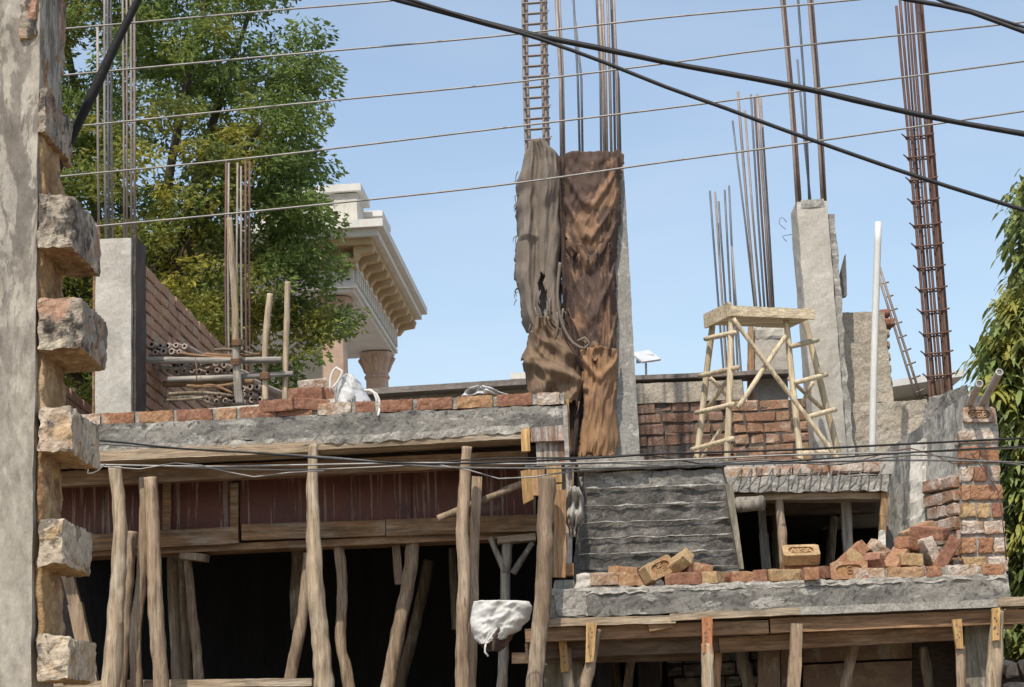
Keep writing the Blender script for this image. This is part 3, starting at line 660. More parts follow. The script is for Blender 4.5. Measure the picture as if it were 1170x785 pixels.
# low brick wall glimpsed between the teeth and the column
mb = MB(); a1 = P(60, 428, 13.2); b1 = Pz(112, 470, a1.z); u1 = Vector((b1.x - a1.x, b1.y - a1.y, 0)); l1 = u1.length; u1.normalize(); n1 = Vector((u1.y, -u1.x, 0))
LB = tag(empty('low_brick_wall', (a1.x, a1.y, ZL)), 'low brick wall glimpsed between the toothed wall and the whitish column', 'wall')
rw = max(2, int((a1.z - ZL) / .085)); brickwork(mb, Vector((a1.x, a1.y, a1.z - rw * .085)), u1, n1, l1, rw, dep=.08); mb.build('brick_facing', 'brick_lifted', LB)
mb = MB(); box(mb, (a1.x - .2, a1.y + .1, ZL), (a1.x, a1.y + .3, a1.z - .02)); mb.build('mortar_core', 'mortar_dark', LB)
# sheets stacked on a rack of poles
def sheet(px0, px1, py, Y, ln, lab, tilt=-.10):
    p0, p1 = P(px0, py, Y), P(px1, py, Y); w = p1.x - p0.x; n = max(12, int(w / .0085)); vs = []; fs = []
    for j in range(2):
        for k in range(2):
            for i in range(n + 1):
                x = w * i / n; z = .016 * math.sin(x / .072 * 2 * math.pi) + (0 if k == 0 else .010)
                vs.append(p0 + Vector((x, 0, z)) + Vector((U.x * ln * j, U.y * ln * j, tilt * ln * j)))
    def q(j, k, i): return (j * 2 + k) * (n + 1) + i
    for i in range(n):
        fs += [(q(0, 0, i), q(0, 0, i + 1), q(1, 0, i + 1), q(1, 0, i)), (q(0, 1, i), q(1, 1, i), q(1, 1, i + 1), q(0, 1, i + 1)), (q(0, 0, i), q(0, 1, i), q(0, 1, i + 1), q(0, 0, i + 1)), (q(1, 0, i), q(1, 0, i + 1), q(1, 1, i + 1), q(1, 1, i))]
    for i in (0, n): fs.append((q(0, 0, i), q(1, 0, i), q(1, 1, i), q(0, 1, i)))
    mb = MB(); mb.add(vs, fs); tag(mb.build('corrugated_sheet', 'sheet_clay'), lab, 'roofing sheet', 'corrugated sheets on the pole rack')
def cane(px, py, Y, ln):
    c = P(px, py, Y); d = Vector((.30 + R.uniform(-.06, .06), .95, R.uniform(-.05, .02))).normalized(); r = R.uniform(.019, .026)
    mb = MB(); tube(mb, [c, c + d * ln * R.uniform(.8, 1.1)], r, n=10, seg=.12, rough=.12, cap=False)
    s1 = d.orthogonal().normalized(); s2 = d.cross(s1); n = 10
    ring = [c + (s1 * math.cos(k * 6.2832 / n) + s2 * math.sin(k * 6.2832 / n)) * q for q in (r, r * .55) for k in range(n)]
    mb.add(ring, [(k, (k + 1) % n, n + (k + 1) % n, n + k) for k in range(n)])
    o = mb.build('bamboo_length', 'sheet_clay'); tag(o, 'short hollow bamboo length stacked end on upon the pole rack beside the brick side wall', 'bamboo', 'bamboo lengths stacked on the pole rack')
    mb = MB(); mb.add([c + d * .006 + (s1 * math.cos(k * 6.2832 / n) + s2 * math.sin(k * 6.2832 / n)) * r * .6 for k in range(n)], [tuple(range(n))]); mb.build('hollow', 'cable_black', o)  # black disc painting the shade inside the open end
for a, b, y, Y, ln in ((166, 205, 402, 13.12, .5), (170, 212, 394.5, 13.14, .55), (190, 268, 424, 13.2, .45), (196, 262, 416.5, 13.22, .45), (240, 302, 450, 13.3, .4), (246, 306, 443, 13.32, .4), (236, 304, 458, 13.28, .4)):
    x = a + R.uniform(0, 4)
    while x < b:
        cane(x, y + R.uniform(-1.5, 1.5), Y + R.uniform(-.05, .05), ln); x += R.uniform(8, 10.5)
def stick(pts, Y, m, l, nm='bamboo_pole', g='poles of the roof rack', cat='pole'): return pole_px(nm, pts, Y, m, l, g, cat=cat, wob=.006, rough=.14, n=9)
stick([(160, 412, 9), (240, 412, 8), (322, 411, 8)], 13.05, 'bamboo_grey', 'topmost grey horizontal pole of the rack lashed to the tall stick')
stick([(190, 434, 8), (260, 431, 8), (335, 427, 7)], 13.1, 'bamboo_grey', 'middle grey horizontal pole of the rack, reaching furthest sideways')
stick([(186, 439, 8), (290, 436, 7)], 13.35, 'beam_brown', 'dark horizontal pole under the middle sheets')
stick([(274, 462, 11), (271, 425, 9), (269, 390, 9)], 13.0, 'pole_grey', 'weathered lower length of the tall lashed stick')
stick([(269, 392, 9), (268, 345, 9), (265, 300, 8), (262, 250, 7)], 13.0, 'pole_pale', 'tall pale stick standing above the rack before the tree')
stick([(303, 458, 7), (303, 400, 7), (305, 372, 8), (309, 336, 8)], 13.1, 'pole_pale', 'bent shorter pale stick with a rope binding')
stick([(326, 458, 7), (327, 390, 7), (329, 322, 7)], 13.15, 'pole_pale', 'slim straight pale stick standing outermost from the rack')
for k in range(9):
    a_ = (R.uniform(172, 250), R.uniform(397, 458), 4); ln = R.uniform(45, 75)
    pole_px('loose_stick', [a_, (a_[0] + ln * .5, a_[1] + R.uniform(-3, 5), 4.5), (min(312, a_[0] + ln), a_[1] + R.uniform(-5, 9), 3.5)], 13.09, R.choice(['pole_grey', 'pole_dim', 'beam_brown']), 'thin rough stick lying across the bamboo stacked on the pole rack', 'loose sticks on the pole rack', n=7, cat='stick')
for px, py, Y, l in ((270, 412, 13.0, 'rope lashing of the tall stick to the topmost pole'), (271, 392, 13.0, 'rope lashing where the two lengths of the tall stick meet'), (303, 430, 13.1, 'rope lashing on the bent shorter stick')):
    c = P(px, py, Y); mb = MB(); pts = []
    for i in range(60):
        t = i / 59; pts.append(c + Vector((.034 * math.cos(t * 38), .034 * math.sin(t * 38) - .01, .045 * (t - .5) + .02 * math.sin(t * 38) * (1 if px == 270 else .3))))
    tube(mb, pts, .006, n=5, seg=.02); tag(mb.build('rope_lashing', 'rope', smooth=True), l, 'rope', 'rope lashings of the roof rack')
mb = MB(); tube(mb, [P(223, 408, 13.0), P(225, 425, 12.99), P(224, 440, 13.0)], .004, n=5); tag(mb.build('rope_end', 'rope', smooth=True), 'loose rope end dangling from the topmost rack pole', 'rope')
for px, t, b, Y, m in ((258, 182, 402, 15.3, 'rebar_rust'), (261, 186, 402, 15.5, 'rebar_grey'), (271, 186, 402, 15.3, 'rebar_grey'), (276, 190, 402, 15.5, 'rebar_grey'), (281, 182, 402, 15.3, 'rebar_rust'), (285, 184, 402, 15.5, 'rebar_rust')):
    mb = MB(); q = P(px, b, Y); q.z = ZL; rebar(mb, [q, P(px - .5, (t + b) / 2, Y), P(px + R.uniform(-1, 1), t, Y)], .0095)
    tag(mb.build('starter_bar', m, smooth=True), 'thin upright reinforcing bar standing behind the tall lashed stick', 'rebar', 'starter bars behind the rack')
# odds and ends on the course of bricks
plank_px('thin_board', (176, 474), (384, 457), 4, 12.14, .10, 'whitewash', 'thin whitish board lying on the brick course before the rack', 'board')
def rb(*a, **k): return place_brick(*a, group='bricks dumped on the roof edge', **k)
rb(318, 464, 12.03, (4, 0, -12), 'red brick lying at the foot of the white bag pile, lowest of the heap', 'brick_red')
rb(356, 463, 12.05, (0, 5, 10), 'red brick next to the white bag, lower row of the roof edge heap', 'brick_red')
rb(352, 450, 12.12, (6, 4, -15), 'red brick in the middle of the roof edge heap', 'brick_red')
rb(362, 452, 12.2, (-8, 0, 20), 'red brick leaning against the white bag', 'brick_red')
rb(357, 439, 12.2, (12, -6, 12), 'pale dusty brick on top of the roof edge heap', 'brick_dusty', s=(.8, 1, .8))
BG = tag(empty('cement_bag', P(400, 466, 12.15)), 'white printed bag with loose strings standing on the brick course', 'bag')
cloth('bag_body', [(428, 392, 404), (436, 384, 411), (446, 381, 418), (459, 380, 424), (466, 381, 423)], 12.1, lambda u, v: .07 * math.sin(math.pi * u) * (.4 + .6 * v) + .012 * math.sin(9 * u + 6 * v), BG, 'plastic_white', nu=24, nv=24, wrap=.08)
mb = MB(); slab(mb, [(407, 464), (416, 463), (414, 447), (406, 450)], 12.035, .004, seg=.02, amp=.003); mb.build('printed_panel', 'panel_white', BG)
mb = MB()
for i in range(4): slab(mb, [(397 + i * 2.6, 461), (398.3 + i * 2.6, 461), (398.3 + i * 2.6, 452), (397 + i * 2.6, 452)], 12.03, .003, seg=.1, amp=0)
mb.build('print_marks', 'cable_grey', BG)
for pts, l in (((( 377, 446), (378, 430), (384, 420), (391, 424), (386, 436), (379, 444)), 'loose pale string looping beside the white bag'), (((421, 445), (430, 450), (434, 462), (432, 475)), 'thick pale string hanging from the white bag over the bricks'), (((416, 446), (425, 446), (430, 456), (431, 464)), 'second pale string trailing from the white bag')):
    mb = MB(); tube(mb, [P(a, b, 12.04 if b < 470 else 11.98) for a, b in pts], .008, n=6, seg=.03); tag(mb.build('string', 'cloth_white', smooth=True), l, 'string', 'strings of the white bag')
o = cloth('plastic_sheet', [(442, 543, 552), (446, 530, 572), (451, 524, 590)], 12.06, lambda u, v: .03 * math.sin(8 * u + 5 * v) + .02 * math.sin(23 * u), None, 'plastic_white', nu=36, nv=10, wrap=.06); tag(o, 'crumpled thin white plastic sheet lying on the brick course', 'plastic sheet')
# ---- neighbour roof edge behind
NE = tag(empty('neighbour_parapet', P(480, 470, 19)), 'brown coping of a neighbouring roof edge behind the brick course', 'parapet')
mb = MB(); bar(mb, P(330, 456, 19), P(680, 434, 19), .3, 7 * S(19), amp=.002, seg=.4); mb.build('coping', 'roof_brown', NE)
mb = MB(); p, q = P(330, 461, 19.1), P(680, 439, 19.1); hexa(mb, [Vector((p.x, 19.1, 0)), Vector((q.x, 19.1, 0)), q, p, Vector((p.x, 19.3, 0)), Vector((q.x, 19.3, 0)), q + Vector((0, .2, 0)), p + Vector((0, .2, 0))], seg=1, amp=0); mb.build('wall_face', 'plaster_sand', NE)
HS = tag(empty('distant_house', P(592, 436, 60)), 'tiny pale distant house showing beside the hanging sacks', 'house')
p = P(588, 427, 60); mb = MB(); box(mb, (p.x, 60, 0), (p.x + 1.6, 64, p.z - .2)); mb.build('wall_face', 'cream_paint', HS)
mb = MB(); box(mb, (p.x - .15, 59.85, p.z - .2), (p.x + 1.75, 64.15, p.z)); mb.build('roof_slab', 'whitewash', HS)
mb = MB(); box(mb, (p.x + .5, 59.95, p.z - .9), (p.x + .9, 60.05, p.z - .45)); mb.build('window', 'cable_grey', HS)

# ================================================================== temple-like pavilion behind the tree
A = P(437, 249, 29.5); B = Pz(488, 352, A.z)
e2 = Vector((B.x - A.x, B.y - A.y, 0)); LE = e2.length; e2.normalize(); e1 = Vector((e2.y, -e2.x, 0))     # e2 back, e1 towards the open side
PV = tag(empty('pavilion', (A.x - 3, A.y + 3, 0)), 'cream pavilion with ochre bracketed eaves and carved sandstone columns behind the tree', 'pavilion')
Z = Vector((0, 0, 1)); O = A.copy(); O.z = 0
def TB(nm, mat, s0, s1, t0, t1, z0, z1, seg=99):           # box in the pavilion frame: s along e1 (0 = eave edge), t along e2
    mb = MB(); q = [O + e1 * s + e2 * t + Z * z for t in (t0, t1) for s, z in ((s0, z0), (s1, z0), (s1, z1), (s0, z1))]
    hexa(mb, q, seg=seg, amp=0); return mb.build(nm, mat, PV)
ze = A.z; ov = 1.15
lo = 99
for i in range(60):
    t = .5 + i * .03; c = O + e1 * -t + e2 * t
    x = proj(c + Z * (ze - .9))[0]
    if abs(x - 403) < lo: lo = abs(x - 403); ov = t
def zat(c, py):
    a, b = 0.0, 30.0
    for _ in range(50):
        m = (a + b) / 2
        if proj(c + Z * m)[1] > py: a = m
        else: b = m
    return a
C = O + e1 * -ov + e2 * ov
zb0, zb1 = zat(C, 333), zat(C, 303)
tfar = LE - ov
TB('cornice', 'cream_paint', -9, 0, 0, LE, ze - .13, ze)
TB('cornice', 'cream_paint', -9 , -.10, .10, LE - .1, ze - .25, ze - .132)
TB('cornice', 'ochre_paint', -9, -.22, .22, LE - .2, ze - .36, ze - .252)
TB('roof_deck', 'ochre_paint', -9, -ov * .9, ov * .9, tfar, zb1 - .05, ze - .36)
TB('entablature', 'cream_paint', -9, -ov, ov, tfar, zb0, zb1 + .04)
TB('entablature_lip', 'cream_paint', -9, -ov + .06, ov - .06, tfar + .06, zb1 - .02, zb1 + .07)
TB('entablature_lip', 'cream_paint', -9, -ov + .05, ov - .05, tfar + .05, zb0 + .06, zb0 + .13)
n = 22
for i in range(n):
    t = ov + (tfar - ov) * (i + .5) / n
    TB('dentil', 'whitewash', -ov, -ov + .06, t, t + (tfar - ov) / n * .5, zb0 + .17, zb1 - .04)
nb = 11
for i in range(nb):
    t = .4 + (LE - .8) * i / (nb - 1)
    mb = MB(); pr = [(-ov * .9, zb1 + .05), (-ov * .9, ze - .36), (-.18, ze - .36), (-.22, ze - .47), (-.42, ze - .50), (-.5, ze - .60), (-.72, ze - .62), (-.85, zb1 + .08)]
    q = [O + e1 * s + e2 * (t - .09) + Z * z for s, z in pr] + [O + e1 * s + e2 * (t + .09) + Z * z for s, z in pr]; k = len(pr)
    mb.add(q, [tuple(range(k)), tuple(range(2 * k - 1, k - 1, -1))] + [(j, (j + 1) % k, k + (j + 1) % k, k + j) for j in range(k)]); mb.build('eave_bracket', 'ochre_paint', PV)
for i in range(6):                                                    # brackets under the front eave too
    s = -ov - .5 - i * .8; TB('eave_bracket', 'ochre_paint', s - .09, s + .09, .25, ov * .9, ze - .62, ze - .37)
def tcol(s, t):
    c = O + e1 * s + e2 * t; zt = zb0
    mb = MB(); prof = [(.21, 0), (.21, zt - .52), (.24, zt - .50), (.24, zt - .46), (.215, zt - .44), (.225, zt - .34), (.28, zt - .16), (.31, zt - .08), (.31, zt - .02)]
    n = 12; vs = []; fs = []
    for r, z in prof:
        for k in range(n):
            an = 2 * math.pi * (k + .5) / n; m = max(abs(math.cos(an)), abs(math.sin(an))); rr = r * (.72 + .28 / m); vs.append(c + e1 * math.cos(an) * rr + e2 * math.sin(an) * rr + Z * z)
    for i in range(len(prof) - 1):
        for k in range(n): fs.append((i * n + k, i * n + (k + 1) % n, (i + 1) * n + (k + 1) % n, (i + 1) * n + k))
    mb.add(vs, fs); o = mb.build('column', 'sandstone', PV)
    mb = MB()
    for k in range(8):
        an = 2 * math.pi * k / 8; d = e1 * math.cos(an) + e2 * math.sin(an); tube(mb, [c + d * .21 + Z * (zt - .38), c + d * .25 + Z * (zt - .24), c + d * .32 + Z * (zt - .13), c + d * .29 + Z * (zt - .07)], [.035, .05, .045, .015], n=6, seg=.08)
    mb.build('capital_leaves', 'sandstone', o)
tcol(-ov - .40, ov + .45); tcol(-ov - .30, tfar - .40); tcol(-ov - 4.2, tfar - .45); tcol(-ov - 4.2, ov + .45)
TB('soffit_panel', 'cream_paint', -9, -ov - .02, ov + .02, tfar - .02, zb0 + .02, zb0 + .05)
TB('rear_wall', 'cream_paint', -9, -ov - 1.1, tfar - .3, tfar - .1, 0, zb0 + .03)
TB('floor_block', 'cream_paint', -9, -ov + .2, ov - .2, tfar + .2, 0, 5.2)
# turret block on the roof
TB('turret', 'cream_paint', -2.2, -.52, .55, 1.75, ze, ze + .62)
TB('turret_pilaster', 'whitewash', -.86, -.48, .50, .9, ze, ze + .60)
TB('turret_pilaster', 'whitewash', -1.75, -1.37, .50, .9, ze, ze + .60)
TB('turret_cap', 'cream_paint', -2.35, -.40, .42, 1.5, ze + .62, ze + .74)
TB('turret_base', 'cream_paint', -2.3, -.44, .47, 1.7, ze, ze + .13)
TB('turret', 'cream_paint', -2.0, -.30, 1.75, 2.6, ze, ze + .50)
TB('turret_cap', 'cream_paint', -2.1, -.2, 1.6, 2.7, ze + .50, ze + .60)
for t in (4.3, 5.1): TB('merlon', 'cream_paint', -.6, -.1, t, t + .35, ze, ze + .22)

# ================================================================== trees
def leaf_cloud(clumps, per, size, mat, name, parent, aspect=.42, droop=.5, seed=3, flat=.6):
    rn = random.Random(seed); vs = []; fs = []
    for c, r in clumps:
        k = int(per * (r / .45) ** 2)
        for _ in range(k):
            while True:
                d = Vector((rn.uniform(-1, 1), rn.uniform(-1, 1), rn.uniform(-1, 1)))
                if .25 < d.length < 1: break
            p = c + Vector((d.x, d.y, d.z * flat)) * r
            a = Vector((d.x + rn.uniform(-.8, .8), d.y + rn.uniform(-.8, .8), rn.uniform(-.7, .5) - droop * .5)).normalized()
            b = a.cross(Vector((rn.uniform(-1, 1), rn.uniform(-1.2, .8), rn.uniform(-.3, 1)))); 
            if b.length < .01: continue
            b.normalize(); n = a.cross(b); L = size * rn.uniform(.6, 1.3); W = L * aspect
            o = len(vs); vs += [p, p + a * L * .5 + b * W * .5 + n * L * .08, p + a * L, p + a * L * .5 - b * W * .5 + n * L * .08]
            fs += [(o, o + 1, o + 2, o + 3)]
    mb = MB(); mb.v = vs; mb.f = fs; mb.m = [0] * len(fs)
    return mb.build(name, mat, parent, fast=True)
poly = [(-260, 420), (-300, 150), (-200, -160), (100, -220), (300, -140), (350, -20), (374, 20), (362, 62), (392, 88), (396, 120), (372, 140), (366, 168), (386, 200), (372, 236), (398, 268), (392, 310), (402, 345), (404, 366), (378, 386), (368, 415), (345, 440), (120, 470), (-100, 470)]
def inside(x, y, pl):
    c = False; j = len(pl) - 1
    for i in range(len(pl)):
        xi, yi = pl[i]; xj, yj = pl[j]
        if (yi > y) != (yj > y) and x < (xj - xi) * (y - yi) / (yj - yi) + xi: c = not c
        j = i
    return c
TY = 25.0
troot = Vector((P(150, 400, TY).x, TY, 0))
TR = tag(empty('broadleaf_tree', troot), 'big dense green tree with yellowish new leaves behind the whitish column', 'tree')
rn = random.Random(5); clumps = []; tries = 0
while len(clumps) < 1150 and tries < 20000:
    tries += 1
    x, y = rn.uniform(-300, 410), rn.uniform(-220, 470)
    if not inside(x, y, poly): continue
    ex = min((abs(x - a) + abs(y - b)) for a, b in poly)
    dd = math.hypot((x - 120) / 300, (y - 140) / 330); dep = 2.0 * math.sqrt(max(.06, 1 - min(dd, 1) ** 2))
    Y = TY + rn.uniform(-1, 1) * dep
    r = rn.uniform(.20, .46)
    if N1(Vector((x / 40, y / 40, Y * .5))) < -.42 and 0 < x < 370: continue
    p = P(x - (14 if x > 330 else 0), y, Y); clumps.append((p, r))
leaf_cloud(clumps, 330, .096, 'leaf_tree', 'crown', TR)
yc = [(P(268, 152, 22.6), .17), (P(262, 150, 22.7), .14), (P(205, 322, 22.6), .2), (P(222, 300, 22.6), .16), (P(195, 330, 22.7), .15), (P(186, 215, 22.6), .16)]
leaf_cloud(yc, 420, .11, 'leaf_yellow', 'yellow_sprays', TR, seed=9)
mb = MB(); zc = P(150, 380, TY).z; tube(mb, [troot, troot + Vector((.1, .05, zc * .5)), troot + Vector((.0, 0, zc))], [.36, .28, .24], n=12, seg=.3, rough=.15); mb.build('trunk', 'bark', TR, smooth=True)
for i in range(16):
    mb = MB(); st = troot + Vector((0, 0, zc * rn.uniform(.72, 1.0))); en = clumps[rn.randrange(len(clumps))][0]; mid = st.lerp(en, .5) + Vector((rn.uniform(-.2, .2), rn.uniform(-.2, .2), .35))
    tube(mb, [st, mid, en], [.12, .065, .02], n=7, seg=.25, rough=.1); mb.build('limb', 'bark', TR, smooth=True)
# drooping-leaf tree beside the brick pier
def long_leaves(name, parent, pts, seed, L0=.19, k=9):
    rn = random.Random(seed); vs = []; fs = []
    for p0 in pts:
        for _ in range(k):
            p = p0 + Vector((rn.gauss(0, .07), rn.gauss(0, .07), rn.gauss(0, .06)))
            az = rn.uniform(0, 6.283); d = Vector((math.cos(az), math.sin(az), rn.uniform(-.3, .25))).normalized()
            L = L0 * rn.uniform(.6, 1.2); W = L * rn.uniform(.16, .24); s = d.cross(Vector((0, 0, 1))).normalized(); o = len(vs); n = 4; q = p.copy()
            for i in range(n + 1):
                t = i / n; w = W * math.sin(math.pi * (.06 + .92 * t)) * .5; wv = Vector((0, 0, .008 * math.sin(t * 9 + az)))
                vs += [q - s * w + wv, q + s * w - wv]
                d2 = (d + Vector((0, 0, -1.6 * t - .35))).normalized(); q = q + d2 * L / n
            for i in range(n): fs.append((o + 2 * i, o + 2 * i + 1, o + 2 * i + 3, o + 2 * i + 2))
    mb = MB(); mb.v = vs; mb.f = fs; mb.m = [0] * len(fs)
    return mb.build(name, mat_long, parent, smooth=True, fast=True)
mat_long = 'leaf_long'
T2 = Vector((P(1300, 600, 14.2).x, 14.2, 0))
TL = tag(empty('drooping_tree', T2), 'tree with long drooping yellow green leaves beside the brick pier', 'tree')
rn = random.Random(8); pts = []
edge = [(-60, 1160), (200, 1166), (236, 1154), (300, 1150), (315, 1164), (335, 1160), (345, 1146), (385, 1134), (402, 1118), (450, 1116), (520, 1132), (600, 1146), (660, 1152), (720, 1150), (800, 1150)]
def left_edge(y):
    for i in range(len(edge) - 1):
        if y <= edge[i + 1][0]:
            t = (y - edge[i][0]) / (edge[i + 1][0] - edge[i][0]); return edge[i][1] * (1 - t) + edge[i + 1][1] * t
    return 1150
while len(pts) < 6000:
    x = rn.uniform(1105, 1480) if rn.random() < .55 else rn.uniform(1105, 1200); y = rn.uniform(212 if x < 1205 else 212 - 260 * math.sqrt(max(0, 1 - ((x - 1320) / 150) ** 2)) if x > 1172 else 205, 800)
    if x < left_edge(y) + 15: continue
    if y < 330 and rn.random() < .5: continue
    pts.append(P(x, y - 8, 14.2 + rn.uniform(-.7, 1.5) * (.5 + .5 * math.sqrt(max(0.0, 1 - ((x - 1300) / 200) ** 2)))))
long_leaves('crown', TL, pts, 4, .18, 9)
mb = MB(); tube(mb, [T2, T2 + Vector((.05, 0, 3)), T2 + Vector((0, .1, 5.6))], [.16, .12, .04], n=10, seg=.2, rough=.15); mb.build('trunk', 'bark', TL, smooth=True)
for i in range(14):
    en = pts[rn.randrange(len(pts))]; st = T2 + Vector((.02, .02, max(.5, en.z - .5))); mb = MB(); tube(mb, [st, st.lerp(en, .6) + Vector((0, 0, .12)), en], [.035, .022, .008], n=6, seg=.15); mb.build('limb', 'bark', TL, smooth=True)
# ================================================================== right wing: terrace, central columns
YS = 11.75                                        # front of the low ledge
zr = P(832, 531, 12.9).z                          # terrace level
xl, xr2 = P(664, 530, 12.3).x, P(1012, 530, 12.5).x
# ---- dark cement block wall with squeezed mortar ridges
BW_ = tag(empty('cement_block_wall', P(750, 668, 12.25)), 'dark cement coated wall with rough horizontal mortar ridges under the sacking', 'wall')
cl = [(535, 668, 826), (553, 666, 829), (573, 664, 832), (592, 661, 836), (610, 659, 839), (628, 657, 842), (646, 656, 845), (672, 655, 848)]
for i in range(7):
    (y0, a0, b0), (y1, a1, b1) = cl[i], cl[i + 1]
    Y = 12.22 + R.uniform(-.008, .012)
    f = [P(a1, y1 + 3 - (a1 - 750) * .03, Y), P(b1, y1 + 3 - (b1 - 750) * .03, Y), P(b0, y0 + 3 - (b0 - 750) * .03, Y), P(a0, y0 + 3 - (a0 - 750) * .03, Y)]
    mb = MB(); hexa(mb, f + back(f, .3), seg=.022, amp=.012, freq=11, maxn=70); mb.build('course', 'cement_dark' if i else 'concrete_slab', BW_, smooth=False)
    if i:
        pts = []; n = 30
        for k in range(n + 1):
            t = k / n; px = a0 + 3 + (b0 - a0 - 6) * t; pts.append(P(px, y0 + 3 - (px - 750) * .03 + 1.8 * N1(Vector((px * .05, i * 7, 0))) + 1.0 * N1(Vector((px * .16, i * 9, 2))), 12.205))
        mb = MB(); tube(mb, pts, [max(.0015, .0035 + .011 * N1(Vector((k * .33, i * 3.3, 5)))) for k in range(n + 1)], n=7, seg=.025, rough=.7, fr=22); mb.build('mortar_ridge', 'concrete_mid' if i < 6 else 'cement_dark', BW_, smooth=True)
mb = MB(); slab(mb, [(662, 538), (738, 533), (736, 521), (658, 524)], 12.16, .3, seg=.03, amp=.010); mb.build('top_cap', 'lime_mortar', BW_)
mb = MB(); slab(mb, [(738, 536), (830, 532), (828, 524), (736, 526)], 12.2, .3, seg=.03, amp=.012); mb.build('top_cap', 'concrete_slab', BW_)
mb = MB(); slab(mb, [(845, 650), (850, 650), (837, 553), (828, 553)], 12.15, .05, seg=.05, amp=.004); tag(mb.build('edge_board', 'ply_olive'), 'grey board standing against the end of the dark cement block wall', 'board')
# ---- terrace slab, its broken front strip with bent bars
TS = tag(empty('terrace_slab', P(920, 560, 12.4)), 'rough whitish terrace slab edge with stub bars over the dark opening', 'slab')
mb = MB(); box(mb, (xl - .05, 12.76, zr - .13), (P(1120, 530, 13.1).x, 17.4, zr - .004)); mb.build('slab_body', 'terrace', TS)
mb = MB(); box(mb, (xl + .16, 12.80, zr - .19), (P(1008, 530, 12.8).x, 16.1, zr - .135)); mb.build('soffit_shade', 'interior_shade', TS)  # dark sheet added under the slab, painting shade over its lit underside
mb = MB(); f = [P(828, 563, 12.35), P(1014, 560, 12.35), P(1016, 543, 12.35), P(824, 545, 12.35)]; hexa(mb, f + back(f, .42), seg=.022, amp=.014, freq=14, maxn=90); mb.build('slab_edge', 'lime_mortar', TS)
mb = MB(); brickwork(mb, P(826, 547, 12.37), (1, 0, .0), (0, -1, 0), (P(1012, 540, 12.37) - P(826, 540, 12.37)).x, 1, dep=.11, heads=.5, irr=.008, bh=.07); mb.build('edge_bricks', 'brick_dusty', TS)
for i in range(15):
    px = 842 + i * 11.5 + R.uniform(-3, 3); mb = MB(); tube(mb, [P(px + 8, 531, 12.45), P(px + 3, 540, 12.33), P(px - 2, 550 + R.uniform(-3, 4), 12.29), P(px - 9 + R.uniform(-3, 5), 559, 12.28)], .0055, n=5, seg=.04); mb.build('stub_bar', 'cable_grey', TS, smooth=True)
o = tag(empty('log_end', P(858, 575, 12.2)), 'short round log poking out under the terrace slab edge', 'log')
mb = MB(); tube(mb, [P(842, 577, 12.3), P(871, 575, 12.2)], .05, n=12, seg=.03, rough=.2); mb.build('trunk_piece', 'pole_grey', o, smooth=True)
plank_px('lintel_board', (838, 568), (1012, 566), 7, 12.42, .2, 'plank_pale', 'ragged board over the dark opening under the terrace slab', 'plank')
plank_px('inner_beam', (866, 580), (1000, 577), 17, 12.95, .1, 'beam_dark', 'dark beam inside the opening under the terrace slab', 'beam')
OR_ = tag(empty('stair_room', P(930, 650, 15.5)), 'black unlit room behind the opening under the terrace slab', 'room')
mb = MB(); box(mb, (xl, 16.2, 0), (P(1110, 600, 13).x, 16.4, zr - .14)); mb.build('rear_wall', 'interior_shade', OR_)
mb = MB(); box(mb, (xl + .05, 12.8, 0), (xl + .15, 16.2, zr - .14)); mb.build('side_wall', 'interior_shade', OR_)
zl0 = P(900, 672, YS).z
mb = MB(); box(mb, (xl + .15, 12.3, zl0 - .12), (P(1090, 600, 13).x, 16.2, zl0 - .02)); mb.build('floor', 'interior_shade', OR_)
for pts, Y, m, l, fl in (([(889, 566, 10), (893, 610, 11), (897, 662, 12)], 12.45, 'pole_wood', 'lit prop standing just inside the dark opening', False), ([(869, 570, 9), (872, 610, 11), (877, 662, 12)], 12.75, 'pole_grey', 'bluish grey board prop inside the opening next to the cement block wall', True),
                         ([(966, 574, 12), (968, 612, 12), (971, 662, 12)], 12.7, 'pole_grey', 'grey prop inside the opening behind the brick heap', True), ([(952, 590, 12), (946, 662, 12)], 13.6, 'pole_dim', 'dim slanting prop deeper in the opening', False), ([(884, 585, 9), (887, 662, 10)], 13.4, 'pole_dim', 'dim prop deeper in the opening behind the lit prop', False)):
    pole_px('timber_prop', pts, Y, m, l, 'props in the opening under the terrace', flat=fl)
pole_px('edge_board', [(1011, 562, 9), (1009, 590, 8), (1007, 632, 8)], 12.4, 'board_upright', 'narrow sawn board standing at the side of the dark opening against the stained wall', None, flat=True, cat='board')

# ---- central column with sacking
YK = 12.55
CC = tag(empty('sack_column', P(690, 530, YK + .2)), 'tall grey concrete column with a bundle of bars rising from its top', 'column')
zt = P(680, 177, YK).z; c0, c1 = P(650, 340, YK).x, P(722, 350, YK).x
mb = MB(); box(mb, (c0, YK, zr - .3), (c1, YK + .34, zt), seg=.04, amp=.004, freq=8, rnd=.01); mb.build('shaft', 'concrete_mid', CC)
for px, d, top, m, r in ((640, .03, -40, 'rebar_grey', .0125), (643, .05, -40, 'rebar_grey', .009), (664, .2, 24, 'rebar_blue', .0085), (661, .3, -20, 'rebar_blue', .0085), (689, .05, -60, 'rebar_grey', .012), (692, .05, -60, 'rebar_grey', .010), (697, .1, -60, 'rebar_grey', .010), (701, .3, -60, 'rebar_blue', .009), (705, .1, -60, 'rebar_grey', .010), (707.5, .3, 55, 'rebar_blue', .008), (685, .3, -60, 'rebar_blue', .008)):
    mb = MB(); tube(mb, [P(px + 2, 200, YK + d), P(px + R.uniform(-1, 1), 90, YK + d), P(px - 6 + R.uniform(-2, 2), top, YK + d)], r, n=7, seg=.5); mb.build('rebar', m, CC, smooth=True)
